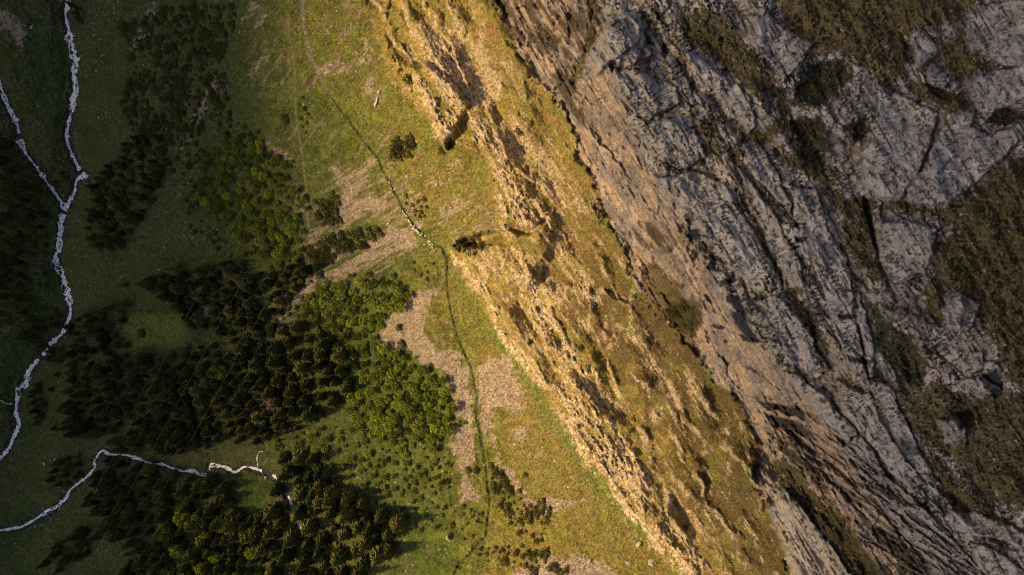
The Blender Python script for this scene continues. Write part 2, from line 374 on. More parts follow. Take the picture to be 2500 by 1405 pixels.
# wider stretches where rock shows through the grass
for pts, dens in (([(985,80),(1050,20),(1130,50),(1190,120),(1250,190),(1210,270),(1150,290),(1100,240),(1040,200)], .62), ([(1170,285),(1260,275),(1335,335),(1385,420),(1445,520),(1400,545),(1340,520),(1280,450),(1220,370)], .55),
                  ([(1130,605),(1260,595),(1345,640),(1410,760),(1335,770),(1250,710),(1180,680)], .55), ([(1190,700),(1260,700),(1360,790),(1460,910),(1350,930),(1270,850)], .50), ([(1440,915),(1520,950),(1575,1080),(1640,1250),(1570,1130)], .42),
                  ([(1500,800),(1600,810),(1700,920),(1750,1020),(1650,1010),(1560,900)], .36), ([(940,130),(990,150),(1030,260),(1060,330),(1010,300),(960,220)], .45), ([(1330,520),(1400,560),(1470,700),(1420,700),(1360,620)], .40)):
    m = poly_mask(pts, 30) * dens
    cover(sst(.42, .60, m + .40 * fbm(S_ / 70, T_ / 18, 4, 104, .6) + .30 * fbm(S_ / 16, T_ / 5.5, 3, 105, .6)) * zone_gold * .85, c3(.40, .295, .175) * (1 + .3 * N2 + .3 * N4)[..., None], .9)
# scattered ledges of rock on the golden slope
ledge = zone_gold * sst(.27, .42, fbm(S_ / 80, T_ / 14, 5, 107, .62) + .22 * N3 - .06 * sst(.4, .9, tg)) * .9
cover(ledge, ROCK_PALE * .8, 1.0)
LINES = [[(1570,1050),(1588,1110),(1605,1165),(1640,1212)],[(1608,1195),(1622,1262)],[(1680,1300),(1700,1345),(1712,1385)],[(1685,915),(1700,955),(1725,985),(1742,1018)],[(1615,940),(1650,985),(1672,1005)],[(1580,812),(1605,840),(1640,858)],[(1555,800),(1560,830)],[(1495,935),(1510,960)],[(1505,985),(1530,1010)],[(1760,1090),(1790,1105)],[(1695,1110),(1735,1098)],[(1445,745),(1438,780),(1432,800),(1445,770)],[(1480,780),(1470,820),(1490,850)],[(1505,800),(1540,830),(1590,850)],[(1470,710),(1530,735)],[(1840,1120),(1850,1180),(1880,1230)],[(1545,640),(1552,690),(1540,740)],[(1750,1260),(1790,1310)],[(1340,760),(1370,800)],[(1000,120),(1010,150)],[(1000,60),(1020,90),(1040,100)],[(1120,20),(1110,60)],[(960,200),(975,235),(985,260)],[(1180,60),(1170,110),(1190,140)]]
for pts in LINES:
    cover(stroke(pts, 9, 7) * sst(-.3, .1, fbm(S_ / 16, T_ / 7, 3, 108)) * .9 * zone_gold, ROCK_PALE * .8, 1.0)
low_ledge = zone_low * sst(.62, .75, fbm(S_ / 30, T_ / 12, 3, 109)) * gold * .8
cover(low_ledge, ROCK_PALE * .8, .8)
# stepped ledges along the strike: steep lit risers of rock between grassy treads
stepg = (T_ + 22 * fbm(U / 100, V / 100, 3, 321) + 7 * fbm(S_ / 26, T_ / 26, 3, 323)) / 52
sawg = stepg - np.floor(stepg)
bandy = zone_gold * sst(-.25, .15, fbm(S_ / 90, T_ / 60, 3, 325)) * (1 - .35 * sst(.5, .9, tg))
riser = bandy * sst(.0, .06, sawg) * (1 - sst(.16, .30, sawg + .08 * N2))
cover(riser * sst(-.35, .1, fbm(S_ / 18, T_ / 7, 3, 327, .6)) * .85, c3(.44, .33, .20) * (1 + .3 * N2 + .25 * N4)[..., None], 1.0)
# brown heath gully between the golden slope and the grey wall, upper edge
for pts in ([(1165,-60),(1480,-60),(1465,40),(1440,80),(1440,140),(1400,120),(1390,200),(1420,260),(1450,330),(1400,285),(1370,230),(1330,190),(1300,130),(1230,90)],
            [(1520,590),(1560,540),(1620,545),(1660,590),(1640,620),(1560,610)], [(1600,700),(1660,690),(1720,740),(1700,800),(1640,790),(1600,750)]):
    m = sst(.4, .6, poly_mask(pts, 22) + .4 * fbm(S_ / 16, T_ / 7, 4, 116, .6))
    cover(m * sst(-.25, .15, fbm(S_ / 60, T_ / 16, 4, 113, .6)) * .85, c3(.068, .048, .030) * (1 + .5 * N2)[..., None], .5)
fine = fbm(S_ / 14, T_ / 7, 4, 115, .6)
lay(sst(.40, .58, .42 * fine + .9 * poly_mask([(1565,660),(1600,640),(1650,690),(1700,760),(1700,850),(1730,930),(1660,900),(1600,850),(1575,760)], 22)) * .85, c3(.120, .086, .034) * (1 + .5 * N1)[..., None])
lay(sst(.45, .6, .42 * fine + .9 * poly_mask([(1625,740),(1680,735),(1720,780),(1700,830),(1640,800)], 18)) * .8, MOSS_DARK)

# grassy and mossy ledges of the grey cliff
MOSSES = [
 ([(1640,60),(1720,10),(1800,50),(1860,140),(1910,200),(1870,270),(1800,205),(1750,150),(1690,120)], .75, 0),
 ([(1880,-60),(2420,-60),(2370,30),(2330,60),(2235,70),(2210,100),(2215,190),(2150,210),(2115,165),(2050,125),(1990,145),(1930,100)], .95, 1),
 ([(1945,225),(1985,155),(2060,140),(2088,180),(2050,225),(1990,275),(1930,250)], 1, 2),
 ([(1925,290),(2010,280),(2022,340),(2005,425),(1962,415),(1930,350)], 1, 2),
 ([(2080,290),(2120,280),(2125,320),(2090,345)], 1, 2),
 ([(2290,110),(2355,60),(2365,115),(2420,170),(2360,205),(2320,180),(2295,150)], .8, 1),
 ([(2215,180),(2265,210),(2310,222),(2370,260),(2335,290),(2290,270),(2235,240)], .95, 1),
 ([(2370,480),(2420,430),(2560,330),(2560,980),(2450,920),(2425,820),(2330,720),(2295,700),(2290,610),(2335,565),(2285,525),(2150,515),(2190,490),(2270,512)], .97, 0),
 ([(2050,490),(2120,470),(2140,540),(2135,620),(2090,645),(2055,570)], .9, 0),
 ([(2130,755),(2230,825),(2265,900),(2235,960),(2185,905),(2140,850)], 1, 2),
 ([(1690,290),(1760,280),(1775,380),(1730,400),(1690,360)], .7, 0),
 ([(1845,590),(1900,615),(1915,700),(1872,668)], .95, 2),
 ([(1965,715),(2025,845),(2005,905),(1960,800)], .95, 2),
 ([(2280,700),(2300,760),(2290,790),(2250,760),(2260,690)], .9, 0),
 ([(2330,950),(2560,960),(2560,1250),(2450,1240),(2350,1150),(2260,1080),(2210,1000),(2230,950),(2290,930)], .82, 0),
 ([(2270,1110),(2330,1150),(2440,1260),(2500,1330),(2400,1300),(2300,1210),(2255,1160)], .8, 0),
 ([(2180,900),(2230,960),(2260,1040),(2230,1060),(2190,990)], .85, 0),
 ([(1900,1130),(1960,1200),(2010,1230),(2060,1290),(2150,1410),(2060,1410),(2010,1330),(1950,1260),(1905,1190)], .95, 2),
 ([(2050,1100),(2120,1130),(2200,1200),(2180,1210),(2100,1160)], .9, 2), ([(1880,1060),(1960,1110),(2040,1190),(2010,1200),(1930,1140)], .9, 2),
 ([(1480,560),(1520,600),(1540,690),(1500,690),(1470,600)], .3, 0),
 ([(2130,1290),(2200,1310),(2290,1400),(2200,1400)], .8, 2),
]
MOSSCOL = [MOSS, c3(.120, .086, .034), MOSS_DARK]
GULLIES = [  # vegetated clefts running through the wall: points, width px, depth m, moss density
 ([(1570,30),(1625,120),(1685,190),(1775,280),(1815,340)], 22, 4.5, .55), ([(1675,90),(1750,130),(1825,175),(1905,230),(1915,300),(1870,335),(1835,345)], 36, 3, .85),
 ([(1795,370),(1815,450),(1850,550),(1890,625),(1960,760),(2010,880)], 40, 3.5, .8), ([(1920,380),(2020,440),(2050,500),(2090,575),(2130,675)], 44, 2.5, .8),
 ([(2108,478),(2122,505),(2136,575),(2146,650),(2172,700)], 10, 5, .6), ([(1560,330),(1600,380),(1690,420),(1720,500)], 20, 1.5, .6), ([(1700,400),(1760,360),(1830,345)], 22, 2, .6),
 ([(2290,600),(2296,690),(2290,780)], 30, 3, .8), ([(2130,760),(2180,850),(2240,960),(2330,1100),(2420,1210)], 46, 3, .75), ([(1660,560),(1760,640),(1850,760),(1900,860),(1960,960)], 24, 1.5, .55),
 ([(1905,1140),(1960,1200),(2040,1275),(2130,1400)], 52, 6, .95), ([(1450,20),(1440,120),(1400,200)], 30, 4, .8),
]
tuft = .62 * fbm(S_ / 18, T_ / 10, 4, 121, .62) + .25 * N2
field = np.full(U.shape, .22, np.float32) + .32 * fbm(S_ / 110, T_ / 50, 3, 123)
field *= zone_grey
colour = np.zeros(U.shape + (3,), np.float32) + MOSS
for pts, dens, ci in MOSSES:
    m = poly_mask(pts, 26) * dens
    field = np.maximum(field, m)
    A_ = sst(.15, .6, m)[..., None]; colour = colour + A_ * (MOSSCOL[ci] - colour)
for pts, w, dep, dens in GULLIES:
    field = np.maximum(field, stroke(pts, w * .6, w * .7) * dens)
tuftm = sst(.42, .58, np.minimum(field, .80) + tuft) * np.clip(zone_cliff * 1.2 - .1, 0, 1)
cover(tuftm * .94, colour * (1 + .6 * N1 + .5 * N2)[..., None].clip(.3, 2.2), .08)
lay(poly_mask([(1880,-60),(2200,-60),(2240,40),(2130,70),(2000,60)], 30) * sst(-.2, .4, N1) * .6 * (1 - ROCK), c3(.085, .090, .022))
lay(poly_mask([(2370,480),(2560,330),(2560,980),(2430,830),(2300,640)], 20) * sst(-.05, .4, fbm(U / 14, V / 14, 2, 131)) * .7 * (1 - ROCK), c3(.19, .115, .060))
# small tufts in the cracks of the wall: short dashes across the beds and long ones along them
crk = zone_grey * (1 - .15 * smoothr) * sst(.26, .42, fbm((U * .93 - V * .36) / 17, (V * .93 + U * .36) / 5.5, 3, 141) + .40 * fbm(S_ / 80, T_ / 50, 2, 143))
crk2 = zone_grey * sst(.38, .54, fbm(S_ / 50, T_ / 7, 3, 147))
joint = (1 - .5 * SLAB_ALL) * (zone_grey + .25 * zone_peach) * np.maximum(sst(.10, .02, JT1) * sst(-.35, .1, N1 + .2), sst(.16, .04, JT2) * sst(.0, .35, tuft + field * .8) * .9)
cover(joint * .8 * ROCK, c3(.058, .048, .024), .3)
cover(np.maximum(crk, crk2) * .8 * ROCK, c3(.060, .050, .024), .25)

# black blotches in the wall colour along the lip between tan and grey
BLOTCHES = [[(1672,535),(1685,540),(1690,560),(1676,552)],[(1680,556),(1706,558),(1712,580),(1690,592),(1680,575)],[(1698,600),(1722,608),(1716,614),(1700,610)],[(1712,622),(1745,622),(1750,650),(1726,652),(1736,634)],
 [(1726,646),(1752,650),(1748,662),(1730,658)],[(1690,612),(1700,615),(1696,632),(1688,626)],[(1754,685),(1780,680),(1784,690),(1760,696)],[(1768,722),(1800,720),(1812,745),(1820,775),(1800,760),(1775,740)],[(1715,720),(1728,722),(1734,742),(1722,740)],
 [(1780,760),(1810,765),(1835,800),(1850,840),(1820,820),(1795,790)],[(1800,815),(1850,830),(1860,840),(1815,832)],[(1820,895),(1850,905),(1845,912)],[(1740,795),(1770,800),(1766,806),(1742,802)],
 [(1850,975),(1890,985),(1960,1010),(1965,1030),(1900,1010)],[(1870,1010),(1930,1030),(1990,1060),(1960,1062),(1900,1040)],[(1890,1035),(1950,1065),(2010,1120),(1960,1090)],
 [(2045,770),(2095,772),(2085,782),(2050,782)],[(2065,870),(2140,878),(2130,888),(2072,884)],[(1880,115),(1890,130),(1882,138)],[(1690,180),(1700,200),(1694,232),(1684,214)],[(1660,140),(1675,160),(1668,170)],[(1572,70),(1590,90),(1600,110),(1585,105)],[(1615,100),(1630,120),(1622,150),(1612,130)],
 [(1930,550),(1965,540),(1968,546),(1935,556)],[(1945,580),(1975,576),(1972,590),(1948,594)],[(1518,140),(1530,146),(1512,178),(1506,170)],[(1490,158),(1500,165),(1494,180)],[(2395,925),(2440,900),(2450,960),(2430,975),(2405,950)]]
for pts in BLOTCHES:
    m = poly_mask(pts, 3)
    cover(m * .9, BLOTCH_DARK, 1)
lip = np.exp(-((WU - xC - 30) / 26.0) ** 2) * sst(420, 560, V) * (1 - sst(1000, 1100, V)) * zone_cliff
cover(lip * sst(.16, .28, fbm((U * .95 + V * .3) / 30, (V * .95 - U * .3) / 12, 3, 151)) * .9, BLOTCH_DARK, 1)
band = poly_mask([(1850,960),(1960,1000),(2100,1090),(2250,1220),(2420,1420),(2180,1420),(2060,1250),(1950,1130),(1880,1060)], 20)
cover(band * sst(.12, .34, fbm((U * .80 + V * .60) / 60, (V * .80 - U * .60) / 8, 3, 157)) * .8, c3(.075, .064, .052), .8)
lay(band * sst(.18, .45, fbm((U * .80 + V * .60) / 120, (V * .80 - U * .60) / 16, 3, 159)) * .7, ROCK_PEACH * .95)
for pts in ([(1990,800),(2040,830),(2060,880),(2095,940),(2110,1000),(2130,1060),(2080,1040),(2030,960),(1995,880)], [(2205,740),(2235,770),(2250,840),(2290,900),(2300,960),(2260,930),(2225,850)], [(1985,635),(2030,640),(2025,655),(1990,655)], [(2075,345),(2110,350),(2100,400),(2070,420)], [(2190,890),(2225,900),(2240,960),(2215,970)]):
    lay(poly_mask(pts, 10) * .65 * ROCK, ROCK_PEACH * .95)

# scree
SCREES = [
 ([(800,398),(835,420),(914,390),(886,425),(892,455),(862,490),(838,500),(825,450)], 'fan of pale scree on the left of the path junction'),
 ([(838,502),(900,480),(968,487),(950,515),(880,530),(830,545),(800,562),(765,590),(755,580),(790,560),(820,520)], 'long streaky scree apron under the flock on the path'),
 ([(905,575),(960,550),(995,545),(1010,565),(1013,592),(960,620),(900,642),(870,662),(820,672),(772,692),(790,676),(850,640),(880,610)], 'broad tan scree fan just left of the walking flock'),
 ([(1090,672),(1050,706),(1003,723),(958,750),(921,812),(945,850),(1003,866),(1037,890),(1085,904),(1094,938),(1112,990),(1120,1050),(1095,1090),(1110,1120),(1125,1150),(1130,1222),(1172,1232),(1160,1190),(1150,1160),(1163,1120),(1161,1050),(1154,960),(1144,903),(1126,886),(1112,865),(1061,853),(1061,829),(1027,805),(1044,788),(1041,733),(1070,715)], 'long pinkish scree field between the bright grove and the path'),
 ([(1162,905),(1190,868),(1245,870),(1262,910),(1282,963),(1275,1010),(1240,1005),(1215,990),(1195,1035),(1184,1072),(1170,1010)], 'tan scree patch on the right of the thin path'),
 ([(1195,1060),(1212,1110),(1260,1160),(1280,1212),(1300,1222),(1370,1213),(1445,1216),(1370,1237),(1340,1262),(1290,1245),(1262,1205),(1225,1155),(1205,1110)], 'narrow scree strip beside the dark bushes right of the path'),
 ([(1235,1420),(1260,1392),(1330,1368),(1400,1352),(1480,1382),(1540,1420)], 'scree tongue cut by the bottom edge'),
 ([(322,132),(332,80),(365,40),(392,-20),(398,0),(372,55),(346,112)], 'thin grey scree runnel near the upper edge'),
 ([(-20,10),(20,30),(60,65),(66,88),(50,112),(20,84),(-20,70)], 'grey scree patch in the upper corner beside the stream'),
 ([(585,58),(628,-10),(640,-5),(612,40)], 'short scree streak at the upper edge'), ([(620,62),(655,22),(662,35),(640,66)], 'small scree streak below the upper edge'),
 ([(600,168),(648,128),(646,152),(612,180)], 'small pinkish scree patch on the green slope'),
 ([(716,430),(742,448),(752,520),(728,526),(720,480)], 'grey scree tongue at the tip of the bright grove'),
 ([(650,350),(700,368),(700,398),(672,392)], 'grey stony patch above the bright grove'),
 ([(436,352),(462,305),(495,245),(528,190),(536,196),(512,240),(482,305),(450,356)], 'stony runnel through the scrub on the upper slope'),
 ([(765,177),(835,135),(842,165),(790,184)], 'faint scree patch beside the bend of the upper path'), ([(880,245),(893,205),(914,176),(922,200),(895,238)], 'brown scree patch above the five sheep'),
 ([(980,480),(1030,452),(1080,424),(1128,385),(1140,392),(1092,436),(1035,466),(985,490)], 'straight pale scree runnel climbing to the cave'),
 ([(1012,545),(1080,512),(1155,472),(1162,482),(1110,522),(1060,548),(1022,562)], 'grey scree streak right of the walking flock'),
 ([(1110,588),(1160,570),(1222,556),(1222,566),(1165,580),(1112,596)], 'thin scree strip above the black gully'),
 ([(1255,1040),(1285,1042),(1282,1070),(1248,1062)], 'small pale scree spot on the golden meadow'),
 ([(868,130),(892,104),(900,120),(880,145)], 'small scree scar near the upper edge of the golden meadow'),
 ([(676,745),(720,700),(800,675),(770,700),(712,750),(690,770)], 'stony gully strip left of the bright grove'),
]
scree_mask = []
for pts, lab in SCREES:
    m = poly_mask(pts, 20)
    down = fbm((U * .86 - V * .40) / 60, (V * .86 + U * .40) / 9, 3, 163)         # streaks run down the slope
    m = sst(.22, .80, m - (.75 if np.mean([p[1] for p in pts]) < 680 else .22) * sst(-.05, .55, down) + .25 * N2 + (.7 * N1 + .45 * fbm(U / 12, V / 12, 3, 165)) * (4 * m * (1 - m)))
    scree_mask.append(m)
    cover(m * .85, SCREE * (1 + .18 * N2 + .22 * N4)[..., None], .6)
SCREE_ALL = np.max(np.stack(scree_mask), 0)
wash = poly_mask([(1005,470),(1020,600),(960,660),(870,700),(760,725),(660,840),(632,790),(735,655),(752,560),(800,470),(880,400),(960,400)], 34)
dn2 = fbm((U * .87 - V * .49) / 90, (V * .87 + U * .49) / 10, 4, 169, .6)
cover(wash * sst(-.05, .30, dn2) * .75, SCREE * .95, .5)
wash2 = poly_mask([(1020,560),(1060,520),(1160,460),(1215,470),(1222,545),(1120,590)], 26) + poly_mask([(1190,900),(1290,900),(1360,1060),(1440,1200),(1330,1210),(1230,1080)], 40) * .7
cover(wash2 * sst(.10, .42, dn2) * .55, SCREE * .95, .5)
wash3 = poly_mask([(560,0),(900,0),(930,180),(860,240),(760,200),(640,260),(560,240)], 50)
cover(wash3 * sst(.26, .48, fbm((U * .55 - V * .83) / 60, (V * .55 + U * .83) / 10, 4, 170, .6)) * .55, SCREE * .8, .5)
# faint stony streaks around the lower fans
st = zone_low * gold * sst(.30, .5, fbm((U * .88 - V * .36) / 80, (V * .88 + U * .36) / 8, 3, 167)) * sst(380, 470, V) * (1 - sst(760, 860, V)) * sst(-.2, .3, N3)
cover(st * .7, SCREE * .85, .5)

# bare earth paths, stream beds
lay(pathm * .92 * sst(150, 260, V), c3(.048, .054, .016)); lay((1 - sst(2.5, 7, path_d)) * (1 - sst(170, 280, V)) * .8, c3(.20, .17, .12)); lay((pathbank - pathm).clip(0, 1) * .35 * sst(-.2, .3, N1), GRASS_LUSH)
lay(trackm * .75, c3(.17, .15, .07))
lay(wet * .95, c3(.045, .042, .038))
lay((bankm - wet).clip(0, 1) * sst(.25, .5, N1 + .5 * N2) * .6, c3(.13, .11, .09))
# pebbly speckle in the valley meadows
spk = zone_low * sst(.93, 1.1, fbm(U / 3.2, V / 3.2, 1, 171) + .5 * fbm(U / 60, V / 60, 2, 173)) * up
lay(spk * .6, c3(.30, .28, .24))
N5 = rng.normal(size=U.shape).astype(np.float32)
grain = np.where(zone_low > .5, np.where(up > .5, .7, 1.0), np.where(zone_cliff > .5, .40, .85))
A *= (1 + grain * (.50 * N4 + .22 * N2 + .22 * N5))[..., None].clip(.3, 2.0)
A = A.clip(.008, .85)

# ------------------------------------------------------------------ relief (metres)
ROCK = ROCK.clip(0, 1)
scale = (CAM_H - Z) / CAM_H                                          # finer relief where the ground is closer to the drone
# valley: gentle hummocks, stream trenches
Z += zone_low * (2.2 * N3 + 1.0 * N1 + .22 * N2)
Z -= bankm * 2.0 + wet * 1.1
Z -= pathm * .5 * sst(120, 300, V); Z += (pathbank - pathm).clip(0, 1) * .25 * sst(0, 8, xP - WU)
Z += (1 - ROCK) * (.34 * N4 + .34 * N2) * np.where(zone_cliff > .5, .8, 1) * np.where(up > .5, .6, 1)         # tussocks
# golden slope: beds of rock stepping along the strike
beds = fbm(S_ / 80, T_ / 16, 5, 201, .55)
Z += zone_gold * (6.0 * fbm(S_ / 190, T_ / 80, 2, 203) + 2.2 * fbm((U * .9 + V * .3) / 110, (V * .9 - U * .3) / 55, 2, 205) + .55 * beds)
RIBALL = np.max(np.stack(list(rib_mask.values())), 0)
Z += zone_gold * ROCK * (.4 + .6 * RIBALL) * (.8 + .7 * fbm(S_ / 30, T_ / 6, 3, 207) + 1.1 * BK3 + .9 * BK2)
Z += zone_gold * .35 * fbm(S_ / 20, T_ / 6, 3, 209, .6) + bandy * 4.0 * (sst(.0, .24, sawg) - sawg)
BUMPS = [  # rock masses standing out of the slope: polygon, metres, feather in px
 ([(1104,612),(1140,598),(1190,600),(1235,580),(1330,545),(1345,590),(1300,700),(1220,700),(1150,660)], 8, 20),
 ([(995,170),(1040,160),(1110,215),(1140,250),(1128,292),(1088,354),(1060,335),(1050,280)], 9, 10),
 ([(1140,300),(1200,300),(1330,515),(1330,545),(1232,556),(1212,440)], 3.5, 34),
 ([(1060,110),(1085,92),(1170,215),(1130,255),(1070,220)], 3, 26),
 ([(1345,935),(1420,915),(1560,1120),(1720,1380),(1690,1420),(1500,1220),(1352,990)], 2.5, 16),
 ([(1330,520),(1350,515),(1455,725),(1440,745),(1340,590)], 2, 12),
 ([(1345,590),(1430,700),(1500,700),(1535,735),(1620,830),(1480,840),(1400,760)], -2.5, 32),
 ([(1085,352),(1128,296),(1138,300),(1135,340),(1100,362)], -7, 7),
 ([(1112,600),(1140,578),(1195,566),(1232,572),(1200,596),(1150,604)], -10, 8),
 ([(1228,548),(1290,556),(1335,535),(1332,548),(1290,568),(1232,562)], -5, 5),
 ([(1480,705),(1510,712),(1545,735),(1530,740),(1495,726)], -5, 5),
 ([(1620,760),(1700,745),(1720,790),(1650,800)], -6, 10),
 ([(1580,600),(1640,560),(1670,590),(1610,625)], -4, 10),
]
for pts, h, f in BUMPS: Z += h * poly_mask(pts, f)
dR = WU - xR
Z += zone_gold * 8.0 * sst(-2, 12, dR) * (1 - sst(20, 210, dR)) * sst(310, 380, V) * (1 - sst(545, 570, V))      # buttress wall above the fan
Z += zone_gold * 3.2 * sst(-2, 10, dR) * (1 - sst(12, 130, dR)) * sst(620, 680, V)
Z += zone_gold * 2.4 * sst(-2, 12, dR) * (1 - sst(20, 160, dR)) * (1 - sst(180, 300, V)) * sst(-.2, .3, N1)
Z -= 4.5 * np.exp(-((WU - xE) / 9.0) ** 2) * sst(-.05, .35, fbm(V / 34, U / 60, 3, 76))                           # shadow pockets below the wall
# cliff: slabs, clefts and fine cracks
kz = zone_cliff * scale
def crease(x, y, seed, p=7): return np.maximum(0, 1 - np.abs(pn(x, y, seed)) * 2.0) ** p
w1 = 14 * fbm(U / 90, V / 90, 3, 211)
Z += kz * ROCK.clip(.35, 1) * (2.8 * BK1 * (1 - .7 * SLAB_ALL) + 1.5 * BK2 * (1 - .85 * smoothr) + .4 * BK3 * (1 - .85 * smoothr)) - kz * (1 - .7 * smoothr) * (1 - .75 * zone_peach) * (1.4 * sst(.10, .0, JT1) + .7 * sst(.14, .0, JT2))
Z += kz * (9.0 * fbm(S_ / 190, T_ / 90, 3, 215) + 2.4 * fbm(S_ / 60, T_ / 28, 3, 217, .45))
stepf = (T_ + w1 * 1.6) / 34 + .6 * fbm(S_ / 160, T_ / 100, 3, 213)
saw = stepf - np.floor(stepf)
Z += kz * (1 - .6 * SLAB_ALL) * 3.2 * (sst(.0, .85, saw) - saw)
crk3 = np.maximum(crease((S_ + w1) / 150, (T_ + w1) / 34, 225), .8 * crease((U * .9 - V * .44 + w1) / 70, (V * .9 + U * .44 - w1) / 30, 227, 9))
Z -= kz * 2.2 * crk3 * (1 - .75 * smoothr)
Z += kz * ROCK * (1 - .6 * smoothr) * (.65 * fbm(S_ / 16, T_ / 8, 3, 219) + .26 * N4)
Z -= kz * 1.5 * np.maximum(crk, crk2)
Z += kz * 1.0 * tuftm * (1 + N2)
Z += zone_peach * (2.4 * fbm(S_ / 120, T_ / 9, 5, 221, .65) + .35 * N2 + .25 * N4)
for pts, w, dep, dens in GULLIES: Z -= dep * scale * stroke(pts, w * .5, w * .6)
slab_mask = []
for k, (pts, h, lab) in enumerate(SLABS):
    m = SLM[k]; slab_mask.append(m)
    c = np.array(pts, float).mean(0)
    lean = (-.012 * (U - c[0]) + .006 * (V - c[1])) * (h / 4)          # each slab leans its own way, mostly towards the valley
    streak = fbm(S_ / (50 + 6 * (k % 5)), T_ / 9, 4, 240 + k % 7)
    Z += m * (1.05 * h + np.clip(1.5 * lean, -4, 4) + .6 * streak) * np.where(c[0] > 1950, .8, 1)
    tone = 1.12 + .22 * ((k * 37 % 11) / 10 - .5)
    rm = m * (1 - .97 * np.maximum(crk, crk2)).clip(0, 1) * sst(.80, .55, .38 + tuft * 1.2)
    A += (rm * .72)[..., None] * (ROCK_GREY * tone * (1 + .16 * streak + .10 * N2 + .10 * N4)[..., None] - A)
    Z -= 2.0 * sst(.0, .5, m) * sst(1., .5, m)                         # open joint round the slab
for pts in BLOTCHES: lay(poly_mask(pts, 3) * .9, BLOTCH_DARK)
lay(lip * sst(.18, .28, fbm((U * .95 + V * .3) / 30, (V * .95 - U * .3) / 12, 3, 151)) * .85, BLOTCH_DARK)
A = A.clip(.008, .85)
stripe = band * sst(.02, .22, fbm((U * .80 + V * .60) / 70, (V * .80 - U * .60) / 9, 4, 157, .6))
lay(stripe * .75, c3(.060, .050, .042)); Z -= 1.6 * stripe
A = A.clip(.008, .85)
NOTCH = [  # deep clefts and hollows in the cliff
 ([(2430,268),(2470,272),(2500,285),(2460,300),(2415,295)], -8, 5), ([(2210,100),(2232,110),(2235,155),(2215,150)], -6, 6), ([(2255,205),(2300,222),(2345,245),(2310,250),(2270,225)], -5, 7),
 ([(2080,300),(2120,290),(2118,330),(2090,345)], -5, 8), ([(1960,170),(2060,150),(2080,185),(2000,260),(1950,235)], -7, 14), ([(1935,300),(2005,290),(2010,400),(1970,405)], -6, 14),
 ([(2335,240),(2375,215),(2385,270),(2350,262)], -5, 8), ([(2105,480),(2125,500),(2140,560),(2138,620),(2128,560)], -5, 5), ([(2190,840),(2240,850),(2260,910),(2220,930)], -6, 12),
 ([(1840,1090),(1910,1130),(1900,1170),(1850,1140)], -5, 10), ([(2335,1010),(2370,1005),(2375,1040),(2345,1045)], -5, 7),
 ([(1855,1000),(1990,1060),(2110,1190),(2090,1195),(1960,1090)], -4, 8), ([(2040,1090),(2130,1140),(2230,1230),(2200,1235),(2110,1170)], -4, 8), ([(2215,680),(2255,660),(2250,680),(2225,695)], -3, 5),
 ([(2000,1150),(2090,1215),(2200,1330),(2180,1335),(2070,1225)], -3.5, 6), ([(2260,1170),(2340,1215),(2470,1330),(2440,1335),(2330,1240)], -4, 8),
]
for pts, h, f in NOTCH: Z += h * poly_mask(pts, f)
for pts in BLOTCHES: Z -= 1.0 * poly_mask(pts, 3)
Z = Z.astype(np.float32)

K = MPP * (CAM_H - Z) / CAM_H
PXW = (U - CX) * K; PYW = -(V - CY) * K
VERT = np.stack([PXW, PYW, Z], -1).reshape(-1, 3)
ALB = A.reshape(-1, 3)

def sample(field, px, py):
    """bilinear look-up on the survey grid"""
    px = np.atleast_1d(np.asarray(px, np.float64)); py = np.atleast_1d(np.asarray(py, np.float64))
    i = np.clip(np.searchsorted(AU, px) - 1, 0, NU_ - 2); j = np.clip(np.searchsorted(AV, py) - 1, 0, NV_ - 2)
    fx = np.clip((px - AU[i]) / (AU[i + 1] - AU[i]), 0, 1); fy = np.clip((py - AV[j]) / (AV[j + 1] - AV[j]), 0, 1)
    return (field[j, i] * (1 - fx) + field[j, i + 1] * fx) * (1 - fy) + (field[j + 1, i] * (1 - fx) + field[j + 1, i + 1] * fx) * fy
def ground(px, py):
    z = sample(Z, px, py)
    k = MPP * (CAM_H - z) / CAM_H
    return np.stack([(np.atleast_1d(px) - CX) * k, -(np.atleast_1d(py) - CY) * k, z], -1)

# ------------------------------------------------------------------ materials
def new_mat(name):
    m = bpy.data.materials.new(name); m.use_nodes = True
    nt = m.node_tree; b = nt.nodes['Principled BSDF']
    b.inputs['Roughness'].default_value = .95; b.inputs['Specular IOR Level'].default_value = .15
    return m, nt, b
def noise_node(nt, scale, detail=4, vec=None):
    n = nt.nodes.new('ShaderNodeTexNoise'); n.inputs['Scale'].default_value = scale; n.inputs['Detail'].default_value = detail
    if vec is not None: nt.links.new(vec, n.inputs['Vector'])
    return n
def mathn(nt, op, a, b=None):
    n = nt.nodes.new('ShaderNodeMath'); n.operation = op
    for k, v in enumerate((a, b)):
        if v is None: continue
        if isinstance(v, (int, float)): n.inputs[k].default_value = v
        else: nt.links.new(v, n.inputs[k])
    return n.outputs[0]
def mixc(nt, fac, a, b, mode='MIX'):
    n = nt.nodes.new('ShaderNodeMix'); n.data_type = 'RGBA'; n.blend_type = mode
    for sock, v in ((n.inputs[0], fac), (n.inputs[6], a), (n.inputs[7], b)):
        if isinstance(v, (int, float)): sock.default_value = v
        elif isinstance(v, tuple): sock.default_value = (*v, 1)
        else: nt.links.new(v, sock)
    return n.outputs[2]
def maprange(nt, v, a, b, c, d):
    n = nt.nodes.new('ShaderNodeMapRange')
    nt.links.new(v, n.inputs[0])
    for k, x in enumerate((a, b, c, d)): n.inputs[k + 1].default_value = x
    return n.outputs[0]

